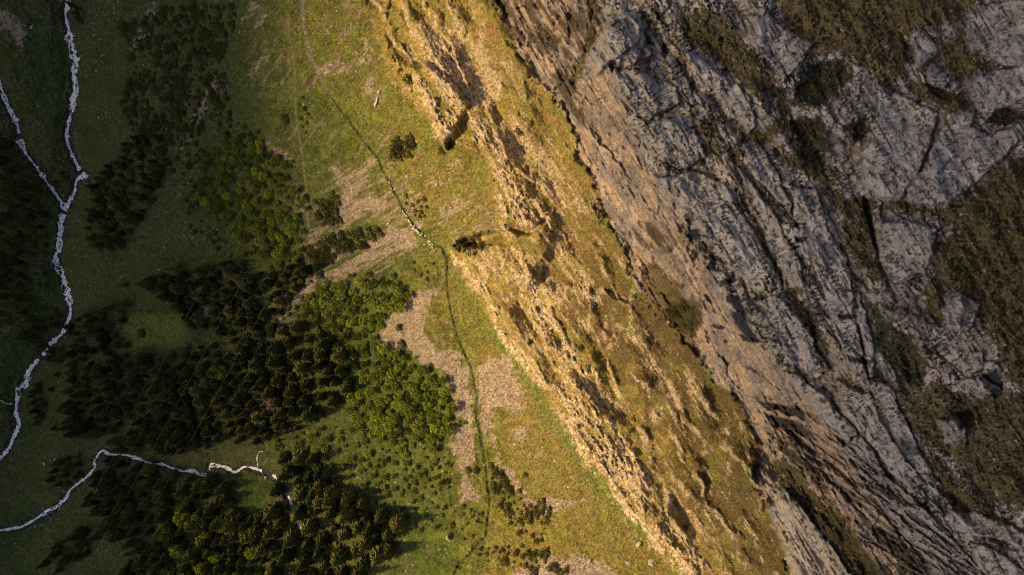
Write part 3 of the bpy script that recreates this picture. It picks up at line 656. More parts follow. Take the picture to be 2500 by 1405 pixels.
def ground_mat():
    m, nt, b = new_mat('ground_cover')
    at_ = nt.nodes.new('ShaderNodeAttribute'); at_.attribute_name = 'cover'
    geo = nt.nodes.new('ShaderNodeNewGeometry')
    n1 = noise_node(nt, 1.7, 3, geo.outputs['Position']); n2 = noise_node(nt, .35, 4, geo.outputs['Position'])
    f1 = maprange(nt, n1.outputs[0], .3, .7, .70, 1.30); f2 = maprange(nt, n2.outputs[0], .3, .7, .80, 1.20)
    f = mathn(nt, 'MULTIPLY', f1, f2)
    mul = nt.nodes.new('ShaderNodeVectorMath'); mul.operation = 'SCALE'
    nt.links.new(at_.outputs['Color'], mul.inputs[0]); nt.links.new(f, mul.inputs['Scale'])
    nt.links.new(mul.outputs[0], b.inputs['Base Color'])
    bump = nt.nodes.new('ShaderNodeBump'); bump.inputs['Strength'].default_value = .6; bump.inputs['Distance'].default_value = .35
    nt.links.new(n1.outputs[0], bump.inputs['Height']); nt.links.new(bump.outputs[0], b.inputs['Normal'])
    return m
M_GROUND = ground_mat()

def leaf_mat(name, c_dark, c_light, c_odd, transl=.25):
    m, nt, b = new_mat(name)
    oi = nt.nodes.new('ShaderNodeObjectInfo'); at_ = nt.nodes.new('ShaderNodeAttribute'); at_.attribute_name = 'shade'
    r = mathn(nt, 'FRACT', mathn(nt, 'ADD', oi.outputs['Random'], at_.outputs['Fac']))
    geo = nt.nodes.new('ShaderNodeNewGeometry')
    n = noise_node(nt, .9, 2, geo.outputs['Position'])
    col = mixc(nt, r, c_dark, c_light)
    col = mixc(nt, maprange(nt, n.outputs[0], .35, .7, 0, .45), col, c_odd)
    rr = maprange(nt, mathn(nt, 'FRACT', mathn(nt, 'MULTIPLY', r, 7.31)), 0, 1, .7, 1.3)
    sc = nt.nodes.new('ShaderNodeVectorMath'); sc.operation = 'SCALE'
    nt.links.new(col, sc.inputs[0]); nt.links.new(rr, sc.inputs['Scale'])
    nt.links.new(sc.outputs[0], b.inputs['Base Color'])
    tr = nt.nodes.new('ShaderNodeBsdfTranslucent'); nt.links.new(sc.outputs[0], tr.inputs[0])
    mx = nt.nodes.new('ShaderNodeMixShader'); mx.inputs[0].default_value = transl
    out = nt.nodes['Material Output']
    nt.links.new(b.outputs[0], mx.inputs[1]); nt.links.new(tr.outputs[0], mx.inputs[2]); nt.links.new(mx.outputs[0], out.inputs[0])
    return m
def plain_mat(name, c, var=.3, scale=2.0, rough=.9):
    m, nt, b = new_mat(name)
    geo = nt.nodes.new('ShaderNodeNewGeometry')
    n = noise_node(nt, scale, 3, geo.outputs['Position'])
    col = mixc(nt, maprange(nt, n.outputs[0], .3, .7, 0, 1), tuple(x * (1 - var) for x in c), tuple(min(1, x * (1 + var)) for x in c))
    nt.links.new(col, b.inputs['Base Color']); b.inputs['Roughness'].default_value = rough
    return m
M_SPRUCE = leaf_mat('spruce_needles', (.050, .066, .022), (.200, .185, .055), (.085, .105, .030), .35)
M_BROAD = leaf_mat('broadleaf_foliage', (.085, .125, .016), (.30, .34, .034), (.18, .22, .025), .35)
M_SHRUB = leaf_mat('shrub_foliage', (.040, .050, .014), (.095, .095, .024), (.060, .050, .020), .2)
M_BARE = plain_mat('bare_twigs', (.20, .15, .11))
M_BARK = plain_mat('bark', (.09, .065, .045))
M_STONE = plain_mat('limestone', (.50, .42, .33), .25, 1.2)
M_STONEG = plain_mat('grey_stone', (.40, .37, .33), .3, 1.2)
M_WOOL = plain_mat('wool', (.78, .74, .66), .08, 6)
M_CABLE = plain_mat('cable', (.22, .20, .16), .1, 3, .6)

# ------------------------------------------------------------------ terrain pieces cut from the survey grid
fu = (U[:-1, :-1] + U[1:, 1:]) * .5
ident = np.zeros((NV_ - 1, NU_ - 1), np.int32)
def facemean(F): return (F[:-1, :-1] + F[1:, :-1] + F[:-1, 1:] + F[1:, 1:]) * .25
fP = facemean(WU - xP); fE = facemean(WU - xE)
ident[:] = 0
ident[fP > -2] = 1
ident[facemean(zone_cliff) > .5] = 2
PIECES = [('valley_floor', None, 'structure'), ('hillside', None, 'structure'), ('cliff', None, 'structure')]
for m, (pts, lab) in zip(scree_mask, SCREES):
    PIECES.append(('scree', lab, 'stuff')); ident[facemean(m) > .5] = len(PIECES) - 1
for key, pts, lab in RIBS:
    PIECES.append(('rock_rib', lab, None)); ident[(facemean(rib_mask[key]) > .55)] = len(PIECES) - 1
for m, (pts, h, lab) in zip(slab_mask, SLABS):
    PIECES.append(('rock_slab', lab, None)); ident[facemean(m) > .5] = len(PIECES) - 1
jj, ii = np.meshgrid(np.arange(NV_ - 1), np.arange(NU_ - 1), indexing='ij')
v00 = (jj * NU_ + ii); QUAD = np.stack([v00 + NU_, v00 + NU_ + 1, v00 + 1, v00], -1)
rib_obj = {}
for k, (nm, lab, kind) in enumerate(PIECES):
    F = QUAD[ident == k]
    if len(F) == 0: continue
    used, inv = np.unique(F.ravel(), return_inverse=True)
    me = np_mesh(nm, VERT[used], inv.reshape(-1, 4), True)
    colour_attr(me, 'cover', ALB[used])
    o = link(nm, me, M_GROUND)
    if kind: o['kind'] = kind
    if kind is None: tag(o, lab, 'rock', 'pale limestone ribs on the golden slope' if nm == 'rock_rib' else 'grey slabs of the cliff')
    elif lab: tag(o, lab, 'scree')
    if nm == 'rock_rib': rib_obj[lab] = o

# ------------------------------------------------------------------ the wider landscape: opposite mountain side and far ground (its crest is shaped to shade the valley)
def far_terrain():
    n = 190
    t = np.linspace(-1, 1, n); ax_ = np.sign(t) * np.abs(t) ** 1.8 * 5200
    X, Y = np.meshgrid(ax_, ax_)
    prof_x = [-6000, -3200, -2300, -1950, -1380, -700, -430, -280, -40, 60, 130, 330, 900, 2500, 6000]
    prof_z = [500, 420, 400, 480, 420, 120, -15, -135, -20, 40, 150, 215, 330, 420, 420]
    H = np.interp(X, prof_x, prof_z)
    H += fbm(X / 500, Y / 500, 4, 301) * (np.clip((np.abs(X) - 400) / 900, 0, 1)) * 25
    crest = 1812 * math.tan(SUN_EL) - 100 + .32 * np.clip(Y + 469, -300, 300) + 8 * fbm(Y / 60, X * 0, 3, 303) + 50 * fbm(Y / 900, X * 0 + 2, 2, 307) * (np.abs(Y + 469) > 400)
    H = np.maximum(H, np.where(X < -600, crest - np.abs(X + 1750) * .72, -1e4))
    inside = (np.abs(X) < 420) & (np.abs(Y) < 380)
    H = np.where(inside, H - 60, H - 10)
    C = np.zeros(X.shape + (3,)) + np.array([.06, .07, .025])
    rk = sst(-.1, .3, fbm(X / 260, Y / 260, 4, 305) + (H - 250) / 700)
    C += rk[..., None] * (np.array([.24, .22, .20]) - C)
    idx = np.arange(n * n).reshape(n, n)
    F = np.stack([idx[:-1, :-1], idx[:-1, 1:], idx[1:, 1:], idx[1:, :-1]], -1).reshape(-1, 4)
    me = np_mesh('mountain', np.stack([X, Y, H], -1).reshape(-1, 3), F, True)
    colour_attr(me, 'cover', C.reshape(-1, 3))
    tag(link('mountain', me, M_GROUND), kind='structure')
far_terrain()

# added unseen cloudlike mass over the ridge, blocking low sun from the upper cliff
def shade_cloud_bank():
    base_d, q0 = 2900.0, 82.0
    bm = bmesh.new()
    r_ = random.Random(5)
    ux, uy = SUN_DIR.x / math.cos(SUN_EL), SUN_DIR.y / math.cos(SUN_EL)
    zb = q0 + base_d * math.tan(SUN_EL)
    for k in range(150):
        w = r_.uniform(-2600, 2600); lift = r_.random() ** 1.2 * 700; rad = r_.uniform(150, 260)
        d = base_d + r_.uniform(-150, 250)
        c = Vector((ux * d - uy * w, uy * d + ux * w, zb + (d - base_d) * math.tan(SUN_EL) + rad * .8 + lift))
        bmesh.ops.create_icosphere(bm, subdivisions=2, radius=rad, matrix=Matrix.Translation(c) @ Matrix.Diagonal((1.3, 1.3, .8, 1)))
    me = bpy.data.meshes.new('shade_cloud'); bm.to_mesh(me); bm.free()
    m = plain_mat('shade_cloud_white', (.85, .85, .86), .03, .004)
    tag(link('shade_cloud', me, m), 'added cloudlike sun blocker out of view above the opposite ridge', 'shade_cloud', kind='stuff')
shade_cloud_bank()

# ------------------------------------------------------------------ streams: braided white water
def water_mat():
    m, nt, b = new_mat('white_water')
    geo = nt.nodes.new('ShaderNodeNewGeometry')
    n = noise_node(nt, 1.1, 5, geo.outputs['Position'])
    col = mixc(nt, maprange(nt, n.outputs[0], .36, .47, 0, 1), (.06, .06, .055), (.94, .92, .88))
    nt.links.new(col, b.inputs['Base Color']); b.inputs['Roughness'].default_value = .35; b.inputs['Specular IOR Level'].default_value = .5
    return m
M_WATER = water_mat()
def resample(pts, step):
    pts = np.array(pts, float)
    # Catmull-Rom through the traced points
    P = np.vstack([2 * pts[0] - pts[1], pts, 2 * pts[-1] - pts[-2]])
    out = []
    for k in range(1, len(P) - 2):
        p0, p1, p2, p3 = P[k - 1], P[k], P[k + 1], P[k + 2]
        n = max(2, int(np.linalg.norm(p2 - p1) / step))
        t = np.linspace(0, 1, n, endpoint=False)[:, None]
        out.append(.5 * ((2 * p1) + (-p0 + p2) * t + (2 * p0 - 5 * p1 + 4 * p2 - p3) * t ** 2 + (-p0 + 3 * p1 - 3 * p2 + p3) * t ** 3))
    return np.vstack(out + [pts[-1:]])
def stream(name, pts, spread, nstr, width, seed, gaps=()):
    c = resample(pts, 2.2)
    tan = np.gradient(c, axis=0); tan /= np.linalg.norm(tan, axis=1)[:, None] + 1e-6
    nor = np.stack([-tan[:, 1], tan[:, 0]], 1)
    s = np.arange(len(c)) * 2.2
    Vs, Fs = [], []; base = 0
    for k in range(nstr):
        env = .12 + .88 * sst(-.25, .45, pn(s / 60, s * 0 + .5, seed + 3))
        off = spread * env * np.clip(2.4 * (pn(s / 36, s * 0 + k * 3.3, seed + k) + .38 * pn(s / 9, s * 0 + k * 5.1, seed + 20 + k)), -1.4, 1.4)
        w = width * (.35 + 1.7 * np.clip(pn(s / 17, s * 0 + k * 7.7, seed + 40 + k) + .40, 0, 1)) * (.65 if k > 1 else 1)
        jag = 1 + .7 * pn(s / 3.2, s * 0 + k, seed + 60 + k)
        w = w * jag
        hide = np.zeros(len(c), bool) if k == 0 else (pn(s / 50, s * 0 + k * 2.9, seed + 80 + k) < -.18)
        for (x0, y0, r0) in gaps: hide |= ((c - np.array([x0, y0])) ** 2).sum(1) < r0 * r0
        mid = c + nor * off[:, None]
        rows_ = []
        for q in (-.5, -.2, .2, .5):
            p = mid + nor * (w * q)[:, None]
            g = ground(p[:, 0], p[:, 1])
            g[:, 2] += (.35 if abs(q) < .3 else -.05) + .25 * pn(s / 5, s * 0 + q * 9 + k, seed + 90)
            rows_.append(g)
        n = len(c)
        Vs.append(np.stack(rows_, 1).reshape(-1, 3))
        for j in range(3):
            a = base + np.arange(n - 1) * 4 + j
            f = np.stack([a, a + 1, a + 5, a + 4], 1)
            Fs.append(f[~(hide[:-1] | hide[1:])])
        base += n * 4
    me = np_mesh(name, np.vstack(Vs), np.vstack(Fs), True)
    return tag(link(name, me, M_WATER), kind='structure')
stream('stream', STREAM_MAIN, 7.5, 5, 5.6, 11, [(197,421,4),(155,519,4),(118,846,4),(100,872,5)])
stream('stream', STREAM_LEFT, 8.0, 6, 4.4, 23, [(47,334,5)])
stream('stream', STREAM_LOW, 4.5, 5, 4.0, 37, [(652,1156,12),(690,1190,24),(508,1152,3)])
stream('waterfall', [(632,1150),(628,1130),(632,1106),(648,1103)], 1.2, 2, 1.5, 51)
stream('stream', [(-40,975),(0,978),(14,985),(30,986)], 1.0, 2, 2.0, 57)

# ------------------------------------------------------------------ trees
def blob_leaves(r_, centres, per, size, flat=.75):
    V_, F_ = [], []
    for (cx, cy, cz, cr) in centres:
        n = per
        d = r_.normal(size=(n, 3)); d /= np.linalg.norm(d, axis=1)[:, None]
        d[:, 2] = np.where(d[:, 2] < -.35, -d[:, 2], d[:, 2])
        p = np.array([cx, cy, cz]) + d * cr * np.array([1, 1, flat]) * (.72 + .36 * r_.random((n, 1)))
        nrm = d + .32 * r_.normal(size=(n, 3)); nrm /= np.linalg.norm(nrm, axis=1)[:, None]
        t = np.cross(nrm, r_.normal(size=(n, 3))); t /= np.linalg.norm(t, axis=1)[:, None]
        b_ = np.cross(nrm, t)
        s = size * (.6 + .8 * r_.random((n, 1)))
        q = np.stack([p - t * s, p - b_ * s * .6, p + t * s, p + b_ * s * .6], 1)
        k = len(V_) and sum(len(x) for x in V_)
        V_.append(q.reshape(-1, 3)); F_.append(np.arange(n * 4).reshape(-1, 4) + k)
    return np.vstack(V_), np.vstack(F_)
def broadleaf_crown(seed):
    r_ = np.random.default_rng(seed)
    cs = [(0, 0, .60, .36)]
    for k in range(9):
        a = k * 2.4 + r_.random(); rr = .18 + .08 * r_.random()
        cs.append((rr * math.cos(a), rr * math.sin(a), .42 + .34 * r_.random(), .15 + .08 * r_.random()))
    return blob_leaves(r_, cs, 48, .055, .85)
def shrub_crown(seed):
    r_ = np.random.default_rng(seed)
    cs = [(0, 0, .30, .34)]
    for k in range(5):
        a = k * 1.3 + r_.random(); cs.append((.34 * math.cos(a), .34 * math.sin(a), .2 + .18 * r_.random(), .2 + .1 * r_.random()))
    return blob_leaves(r_, cs, 64, .062)
def spruce_crown(seed, wid):
    r_ = np.random.default_rng(seed)
    V_, F_ = [], []
    nw = 17
    lean = r_.normal(size=2) * .01
    for k in range(nw):
        t = k / (nw - 1); z = .10 + .88 * t
        rad = wid * (1 - t) ** .80 * (.85 + .3 * r_.random()) + .012
        nb = int(11 - 6 * t)
        a0 = r_.random() * 6.28
        for b in range(nb):
            a = a0 + b / nb * 6.283 + r_.normal() * .14
            r1 = rad * (.72 + .5 * r_.random()); hw = rad * (.24 + .1 * r_.random())
            ca, sa = math.cos(a), math.sin(a)
            dz = -.30 * r1 + .02 * r_.normal()
            i = len(V_)
            V_ += [(lean[0] * t, lean[1] * t, z + .035), (r1 * .58 * ca - hw * sa, r1 * .58 * sa + hw * ca, z + dz * .75 - .02), (r1 * ca, r1 * sa, z + dz), (r1 * .58 * ca + hw * sa, r1 * .58 * sa - hw * ca, z + dz * .75 - .02), (r1 * .55 * ca, r1 * .55 * sa, z + dz * .35 + .02)]
            F_ += [(i, i + 4, i + 1), (i + 1, i + 4, i + 2), (i + 2, i + 4, i + 3), (i + 3, i + 4, i)]
    return np.array(V_), np.array(F_)
def trunk_mesh(h, r, sides=6):
    V_, F_ = [], []
    for k, (z, q) in enumerate(((-.06, 1.25), (.05, 1), (h * .6, .6), (h, .15))):
        for s in range(sides):
            a = s / sides * 6.283; V_.append((r * q * math.cos(a), r * q * math.sin(a), z))
        if k:
            for s in range(sides):
                a, b = (k - 1) * sides + s, (k - 1) * sides + (s + 1) % sides
                F_.append((a, b, b + sides, a + sides))
    return np.array(V_), np.array(F_)
def limbs_mesh(seed):
    """trunk with a few limbs (broadleaf)"""
    r_ = np.random.default_rng(seed); V_, F_ = trunk_mesh(.6, .03)
    Vs, Fs = [V_], [F_]; base = len(V_)
    for k in range(5):
        a = k * 1.26 + r_.random(); z0 = .22 + .06 * k
        p0 = np.array([0, 0, z0]); p1 = np.array([.24 * math.cos(a), .24 * math.sin(a), z0 + .24])
        v = [p0 + np.array([.014, 0, 0]), p0 + np.array([-.007, .012, 0]), p0 + np.array([-.007, -.012, 0]), p1]
        Vs.append(np.array(v)); Fs.append(np.array([(base, base + 1, base + 3, base + 3), (base + 1, base + 2, base + 3, base + 3), (base + 2, base, base + 3, base + 3)])); base += 4
    return np.vstack(Vs), np.vstack(Fs)
def clean(name, V_, F_, smooth=False):
    if F_.shape[1] == 4 and (F_[:, 2] == F_[:, 3]).any():
        me = bpy.data.meshes.new(name)
        me.from_pydata([tuple(v) for v in V_], [], [tuple(dict.fromkeys(int(q) for q in f)) for f in F_]); me.update(); return me
    return np_mesh(name, V_, F_, smooth)
SPRUCE = [spruce_crown(i, w) for i, w in enumerate((.17, .19, .21, .18, .23, .20))]
BROAD = [broadleaf_crown(20 + i) for i in range(6)]
SHRUB = [shrub_crown(40 + i) for i in range(5)]
SPRUCE_T = [trunk_mesh(.95, .014)] * 6
BROAD_T = [limbs_mesh(60 + i) for i in range(6)]
SHRUB_T = [limbs_mesh(70 + i) for i in range(5)]
def meshes(nm, src, mat):
    out = []
    for v, f in src:
        me = clean(nm, v, f); me.materials.append(mat); out.append(me)
    return out
KIND = {
 'spruce_tree': (SPRUCE, meshes('crown', SPRUCE, M_SPRUCE), meshes('trunk', SPRUCE_T, M_BARK), M_SPRUCE, 'tree', 'spruce_forest', 'dark mass of the smaller spruces filling the valley woods'),
 'broadleaf_tree': (BROAD, meshes('crown', BROAD, M_BROAD), meshes('trunk', BROAD_T, M_BARK), M_BROAD, 'tree', 'broadleaf_woods', 'smaller broadleaf trees between the bright groves'),
 'shrub': (SHRUB, meshes('crown', SHRUB, M_SHRUB), meshes('trunk', SHRUB_T, M_BARK), M_SHRUB, 'shrub', 'shrubbery', 'low scrub scattered over the valley slopes'),
}
def in_poly(px, py, pts):
    ins = np.zeros(len(px), bool); n = len(pts)
    for k in range(n):
        (x0, y0), (x1, y1) = pts[k], pts[(k + 1) % n]
        if y0 != y1: ins ^= ((y0 > py) != (y1 > py)) & (px < (x1 - x0) * (py - y0) / (y1 - y0) + x0)
    return ins
def spread_points(pts, gap, seed, thin=0.0, clump=0.0):
    r_ = np.random.default_rng(seed); a = np.array(pts, float)
    lo, hi = a.min(0), a.max(0)
    n = int((hi - lo).prod() / gap ** 2 * 5) + 10
    c = lo + r_.random((n, 2)) * (hi - lo)
    w = c + 10 * np.stack([fbm(c[:, 0] / 40, c[:, 1] / 40, 2, 501), fbm(c[:, 0] / 40, c[:, 1] / 40, 2, 503)], 1)
    ok = in_poly(w[:, 0], w[:, 1], pts)
    if clump: ok &= fbm(c[:, 0] / 45, c[:, 1] / 45, 3, 510 + seed) > -.35 + clump * .5
    if thin: ok &= r_.random(n) > thin
    c = c[ok]; cell = {}; out = []
    for x, y in c:
        k = (int(x // gap), int(y // gap)); bad = False
        for dx in (-1, 0, 1):
            for dy in (-1, 0, 1):
                for (qx, qy) in cell.get((k[0] + dx, k[1] + dy), ()):
                    if (qx - x) ** 2 + (qy - y) ** 2 < gap * gap: bad = True
        if not bad: cell.setdefault(k, []).append((x, y)); out.append((x, y))
    return np.array(out) if out else np.zeros((0, 2))

STANDS = [  # kind, polygon, gap px, height range m, label, group, clump
 ('spruce_tree', [(262,410),(340,335),(400,330),(405,420),(375,480),(335,560),(285,612),(238,605),(212,560),(232,470)], 17, (9, 15), 'dark spruce in the meadow tongue of wood by the upper stream', 'spruces in the meadow tongue', 0),
 ('spruce_tree', [(-30,325),(40,360),(75,425),(112,470),(122,540),(112,600),(60,665),(-30,710)], 20, (9, 15), 'dark spruce in the wood cut by the left edge of the picture', 'spruces at the left edge', .1),
 ('spruce_tree', [(338,700),(420,658),(560,648),(650,672),(720,640),(760,660),(690,740),(640,790),(560,820),(450,790),(432,740),(380,715)], 18, (10, 17), 'dark spruce in the stand above the small bright clearing', 'spruces above the clearing', 0),
 ('spruce_tree', [(70,745),(180,765),(320,740),(292,800),(288,850),(190,905),(110,880),(60,810)], 18, (9, 15), 'dark spruce beside the main stream left of the bright clearing', 'spruces beside the main stream', 0),
 ('spruce_tree', [(175,905),(330,862),(560,862),(610,880),(640,960),(700,1040),(660,1065),(480,1085),(390,1105),(300,1095),(240,1060),(168,1050),(158,960)], 18, (11, 18), 'dark spruce in the dense wood above the lower stream', 'spruces above the lower stream', 0),
 ('spruce_tree', [(215,1180),(260,1120),(330,1140),(480,1168),(560,1175),(570,1240),(640,1255),(655,1330),(640,1420),(300,1420),(330,1330),(250,1260)], 21, (12, 20), 'tall spruce in the wood below the lower stream', 'spruces below the lower stream', 0),
 ('spruce_tree', [(575,850),(640,800),(745,800),(840,865),(850,960),(770,1010),(690,1030),(640,960),(610,880)], 25, (15, 21), 'tall olive spruce between the dense wood and the lower grove', 'olive spruces beside the lower grove', 0),
 ('spruce_tree', [(110,1375),(170,1295),(240,1310),(215,1360),(150,1395)], 17, (10, 15), 'dark spruce in the small clump at the lower corner meadow', 'spruces of the corner clump', 0),
 ('spruce_tree', [(115,1180),(150,1120),(215,1110),(200,1160),(150,1200)], 17, (9, 13), 'dark spruce in the clump inside the bend of the lower stream', 'spruces in the stream bend', 0),
 ('spruce_tree', [(665,1250),(700,1200),(760,1190),(900,1225),(985,1280),(965,1335),(880,1420),(650,1420),(660,1330)], 29, (17, 24), 'big olive spruce in the sunlit lower right end of the wood', 'big olive spruces', 0),
 ('spruce_tree', [(695,1110),(760,1110),(800,1160),(800,1250),(740,1250),(700,1190)], 24, (16, 22), 'tall olive spruce hiding the waterfall', 'spruces by the waterfall', 0),
 ('spruce_tree', [(80,940),(100,920),(110,1010),(85,1040)], 16, (8, 12), 'dark spruce on the bank below the main stream bend', 'spruces on the bank', 0),
 ('spruce_tree', [(-30,720),(60,690),(80,760),(40,800),(-30,790)], 22, (8, 12), 'small spruce at the left edge below the green hollow', 'spruces below the hollow', .2),
 ('spruce_tree', [(170,15),(200,0),(215,50),(195,70)], 14, (7, 11), 'dark spruce beside the stream at the upper edge', 'spruces at the upper stream', 0),
 ('broadleaf_tree', [(480,430),(560,332),(640,345),(700,405),(738,500),(740,580),(690,645),(600,600),(500,500)], 17, (4.6, 7.0), 'bright green broadleaf tree in the grove left of the grey scree tongue', 'broadleaf trees in the upper grove', 0),
 ('broadleaf_tree', [(745,720),(850,682),(960,690),(1000,722),(960,772),(930,802),(930,842),(1020,882),(1085,930),(1112,1000),(1105,1058),(1050,1078),(960,1060),(880,1040),(840,950),(770,830)], 18, (4.6, 7.4), 'bright green broadleaf tree in the grove bordering the pinkish scree', 'broadleaf trees in the lower grove', 0),
 ('broadleaf_tree', [(640,1060),(860,1040),(960,1070),(1060,1100),(1080,1180),(940,1200),(800,1160),(700,1110)], 19, (3.0, 5.5), 'light green broadleaf tree on the brushy slope below the grove', 'broadleaf trees on the brushy slope', .35),
 ('broadleaf_tree', [(410,1250),(650,1270),(760,1420),(420,1420)], 40, (8, 12), 'light green broadleaf tree among the spruces near the bottom edge', 'broadleaf trees among spruces', .2),
 ('shrub', [(300,60),(390,30),(480,10),(580,20),(560,140),(555,260),(490,330),(420,360),(330,330),(290,250),(330,180)], 12.5, (2.2, 4.5), 'dark green shrub in the scrub of the upper slope', 'shrubs of the upper slope', .1),
 ('shrub', [(440,300),(560,270),(620,330),(560,345),(480,430),(480,520),(560,600),(640,640),(560,640),(470,560),(420,430)], 15, (1.6, 3.4), 'low shrub at the edge of the upper grove', 'shrubs around the upper grove', .25),
 ('shrub', [(770,490),(830,470),(835,530),(790,560),(770,540)], 11, (2.5, 4.5), 'olive shrub in the clump between the two upper scree fans', 'shrubs between scree fans', 0),
 ('shrub', [(755,600),(830,575),(930,555),(925,580),(850,620),(790,650),(755,640)], 12, (2.5, 4.8), 'dark olive shrub in the thicket above the middle scree fan', 'shrubs of the thicket', 0),
 ('shrub', [(660,660),(760,590),(790,660),(740,700),(690,720)], 14, (2, 4), 'shrub in the brush left of the scree fans', 'shrubs left of the fans', .2),
 ('shrub', [(640,760),(760,700),(800,840),(740,830),(660,830)], 15, (2, 4), 'shrub on the stony gully left of the lower grove', 'shrubs of the stony gully', .3),
 ('shrub', [(880,1040),(1095,1070),(1110,1230),(1180,1250),(1150,1330),(1000,1290),(900,1210)], 16, (1.2, 2.8), 'small shrub on the shadowed slope left of the path end', 'shrubs left of the path end', .35),
 ('shrub', [(1190,1130),(1225,1140),(1250,1180),(1275,1200),(1265,1240),(1320,1215),(1345,1240),(1340,1300),(1310,1330),(1260,1300),(1220,1230)], 12, (1.8, 3.8), 'dark bush in the belt of bushes right of the path', 'bushes right of the path', .05),
 ('shrub', [(1160,1345),(1270,1325),(1330,1350),(1390,1400),(1340,1420),(1280,1390),(1180,1370)], 13, (1.8, 3.8), 'dark bush near the scree tongue at the bottom edge', 'bushes at the bottom edge', .05),
 ('shrub', [(965,340),(1000,335),(1012,375),(985,390),(960,380)], 9, (2.5, 4.5), 'dark bush in the clump below the cave rocks', 'bushes below the cave', 0),
 ('shrub', [(960,475),(1030,480),(1050,520),(1010,535),(985,500)], 12, (1.2, 2.4), 'dark low juniper right of the path above the flock', 'junipers above the flock', .2),
 ('shrub', [(1000,640),(1060,640),(1065,680),(1030,690)], 16, (1.2, 2.2), 'little bush on the golden meadow left of the path', 'bushes on the meadow', .1),
 ('shrub', [(1110,590),(1165,575),(1200,600),(1150,620),(1115,612)], 9, (1.6, 3), 'olive bush at the mouth of the black gully', 'bushes at the gully', 0),
 ('shrub', [(730,230),(760,240),(755,330),(735,330)], 13, (1.4, 2.6), 'olive bush in the strip between track and path', 'bushes along the track', .1),
 ('shrub', [(90,420),(200,420),(190,470),(120,470),(60,400)], 14, (2, 4), 'bush between the two upper streams', 'bushes between the streams', .1),
 ('shrub', [(0,560),(120,560),(110,700),(0,740)], 18, (2, 3.5), 'bush under the wood at the left edge', 'bushes at the left edge', .2),
 ('shrub', [(1860,700),(1900,640),(1910,690),(1880,720)], 12, (1, 1.8), 'tuft of shrub on the dark ledge of the grey wall', 'shrubs on the dark ledge', 0),
 ('shrub', [(2390,470),(2500,400),(2500,900),(2440,880),(2420,760),(2340,690),(2310,620),(2350,560)], 17, (.8, 1.7), 'russet heath shrub on the shelf at the right edge', 'heath shrubs at the right edge', .0),
 ('shrub', [(2270,1060),(2500,1000),(2500,1330),(2380,1230),(2280,1130)], 22, (.7, 1.5), 'heath shrub on the mottled rock of the lower corner', 'heath shrubs of the lower corner', .15),
 ('shrub', [(1950,30),(2200,10),(2210,160),(2100,150),(1990,100)], 26, (.7, 1.5), 'heath tuft on the green shelf near the upper edge', 'heath tufts of the upper shelf', .1),
 ('shrub', [(1940,220),(2050,160),(2060,200),(1980,260)], 16, (.8, 1.6), 'dark shrub in the hollow left of the ribbed buttress', 'shrubs in the hollow', 0),
 ('shrub', [(2150,800),(2240,860),(2230,940),(2160,870)], 15, (.8, 1.6), 'dark shrub in the hollow of the lower wall', 'shrubs in the lower hollow', 0),
]
LONE = [  # px, py, kind, height, label
 (1642, 762, 'shrub', 4.0, 'dark bush in the recess at the foot of the cliff'), (1672, 742, 'shrub', 3.0, 'small bush high in the recess below the tan wall'), (1690, 800, 'shrub', 4.2, 'wide dark bush against the tan wall'), (1440, 900, 'shrub', 2.4, 'dark bush under the broken rock chain'), (1420, 850, 'shrub', 2.6, 'olive bush beside the broken rock chain'), (1455, 870, 'shrub', 2.2, 'little bush right of the broken rock chain'),
 (700, 291, 'shrub', 4.5, 'lone round dark bush on the green slope beside the track'), (997, 195, 'shrub', 4.0, 'lone dark bush at the rock edge above the cave'),
 (1268, 320, 'shrub', 3.2, 'small bright green bush on the rock above the buttress'), (1143, 1147, 'shrub', 2.6, 'lone dark bush on the scree beside the path'),
 (1163, 1148, 'shrub', 2.6, 'dark bush standing right on the thin path'), (1350, 838, 'shrub', 2.2, 'dark round bush in the middle of the golden slope'),
 (1295, 835, 'shrub', 2.0, 'small dark bush beside the pale rib'), (1548, 1022, 'shrub', 2.6, 'dark bush below the lone rock slab on the brown slope'),
 (1540, 1052, 'shrub', 2.0, 'small dark bush under the slab on the brown slope'), (1630, 1265, 'shrub', 2.0, 'dark bush low on the brown slope'),
 (1672, 1288, 'shrub', 1.8, 'little dark bush at the head of the lowest rib'), (1708, 1385, 'shrub', 2.2, 'dark bush at the lower end of the sunlit rib'),
 (348, 815, 'shrub', 4.0, 'small tree standing alone in the bright clearing'), (1080, 370, 'shrub', 3.0, 'dark bush under the cave nose'),
 (1282, 1160, 'shrub', 2.5, 'small bush at the edge of the scree strip'), (983, 840, 'shrub', 3.5, 'olive bush on the pinkish scree'), (975, 800, 'shrub', 3.0, 'second olive bush higher up the pinkish scree'),
 (545, 905, 'broadleaf_tree', 10, 'large round dark tree standing out of the spruce wood'),
]
trees = []   # kind, px, py, h, label, group
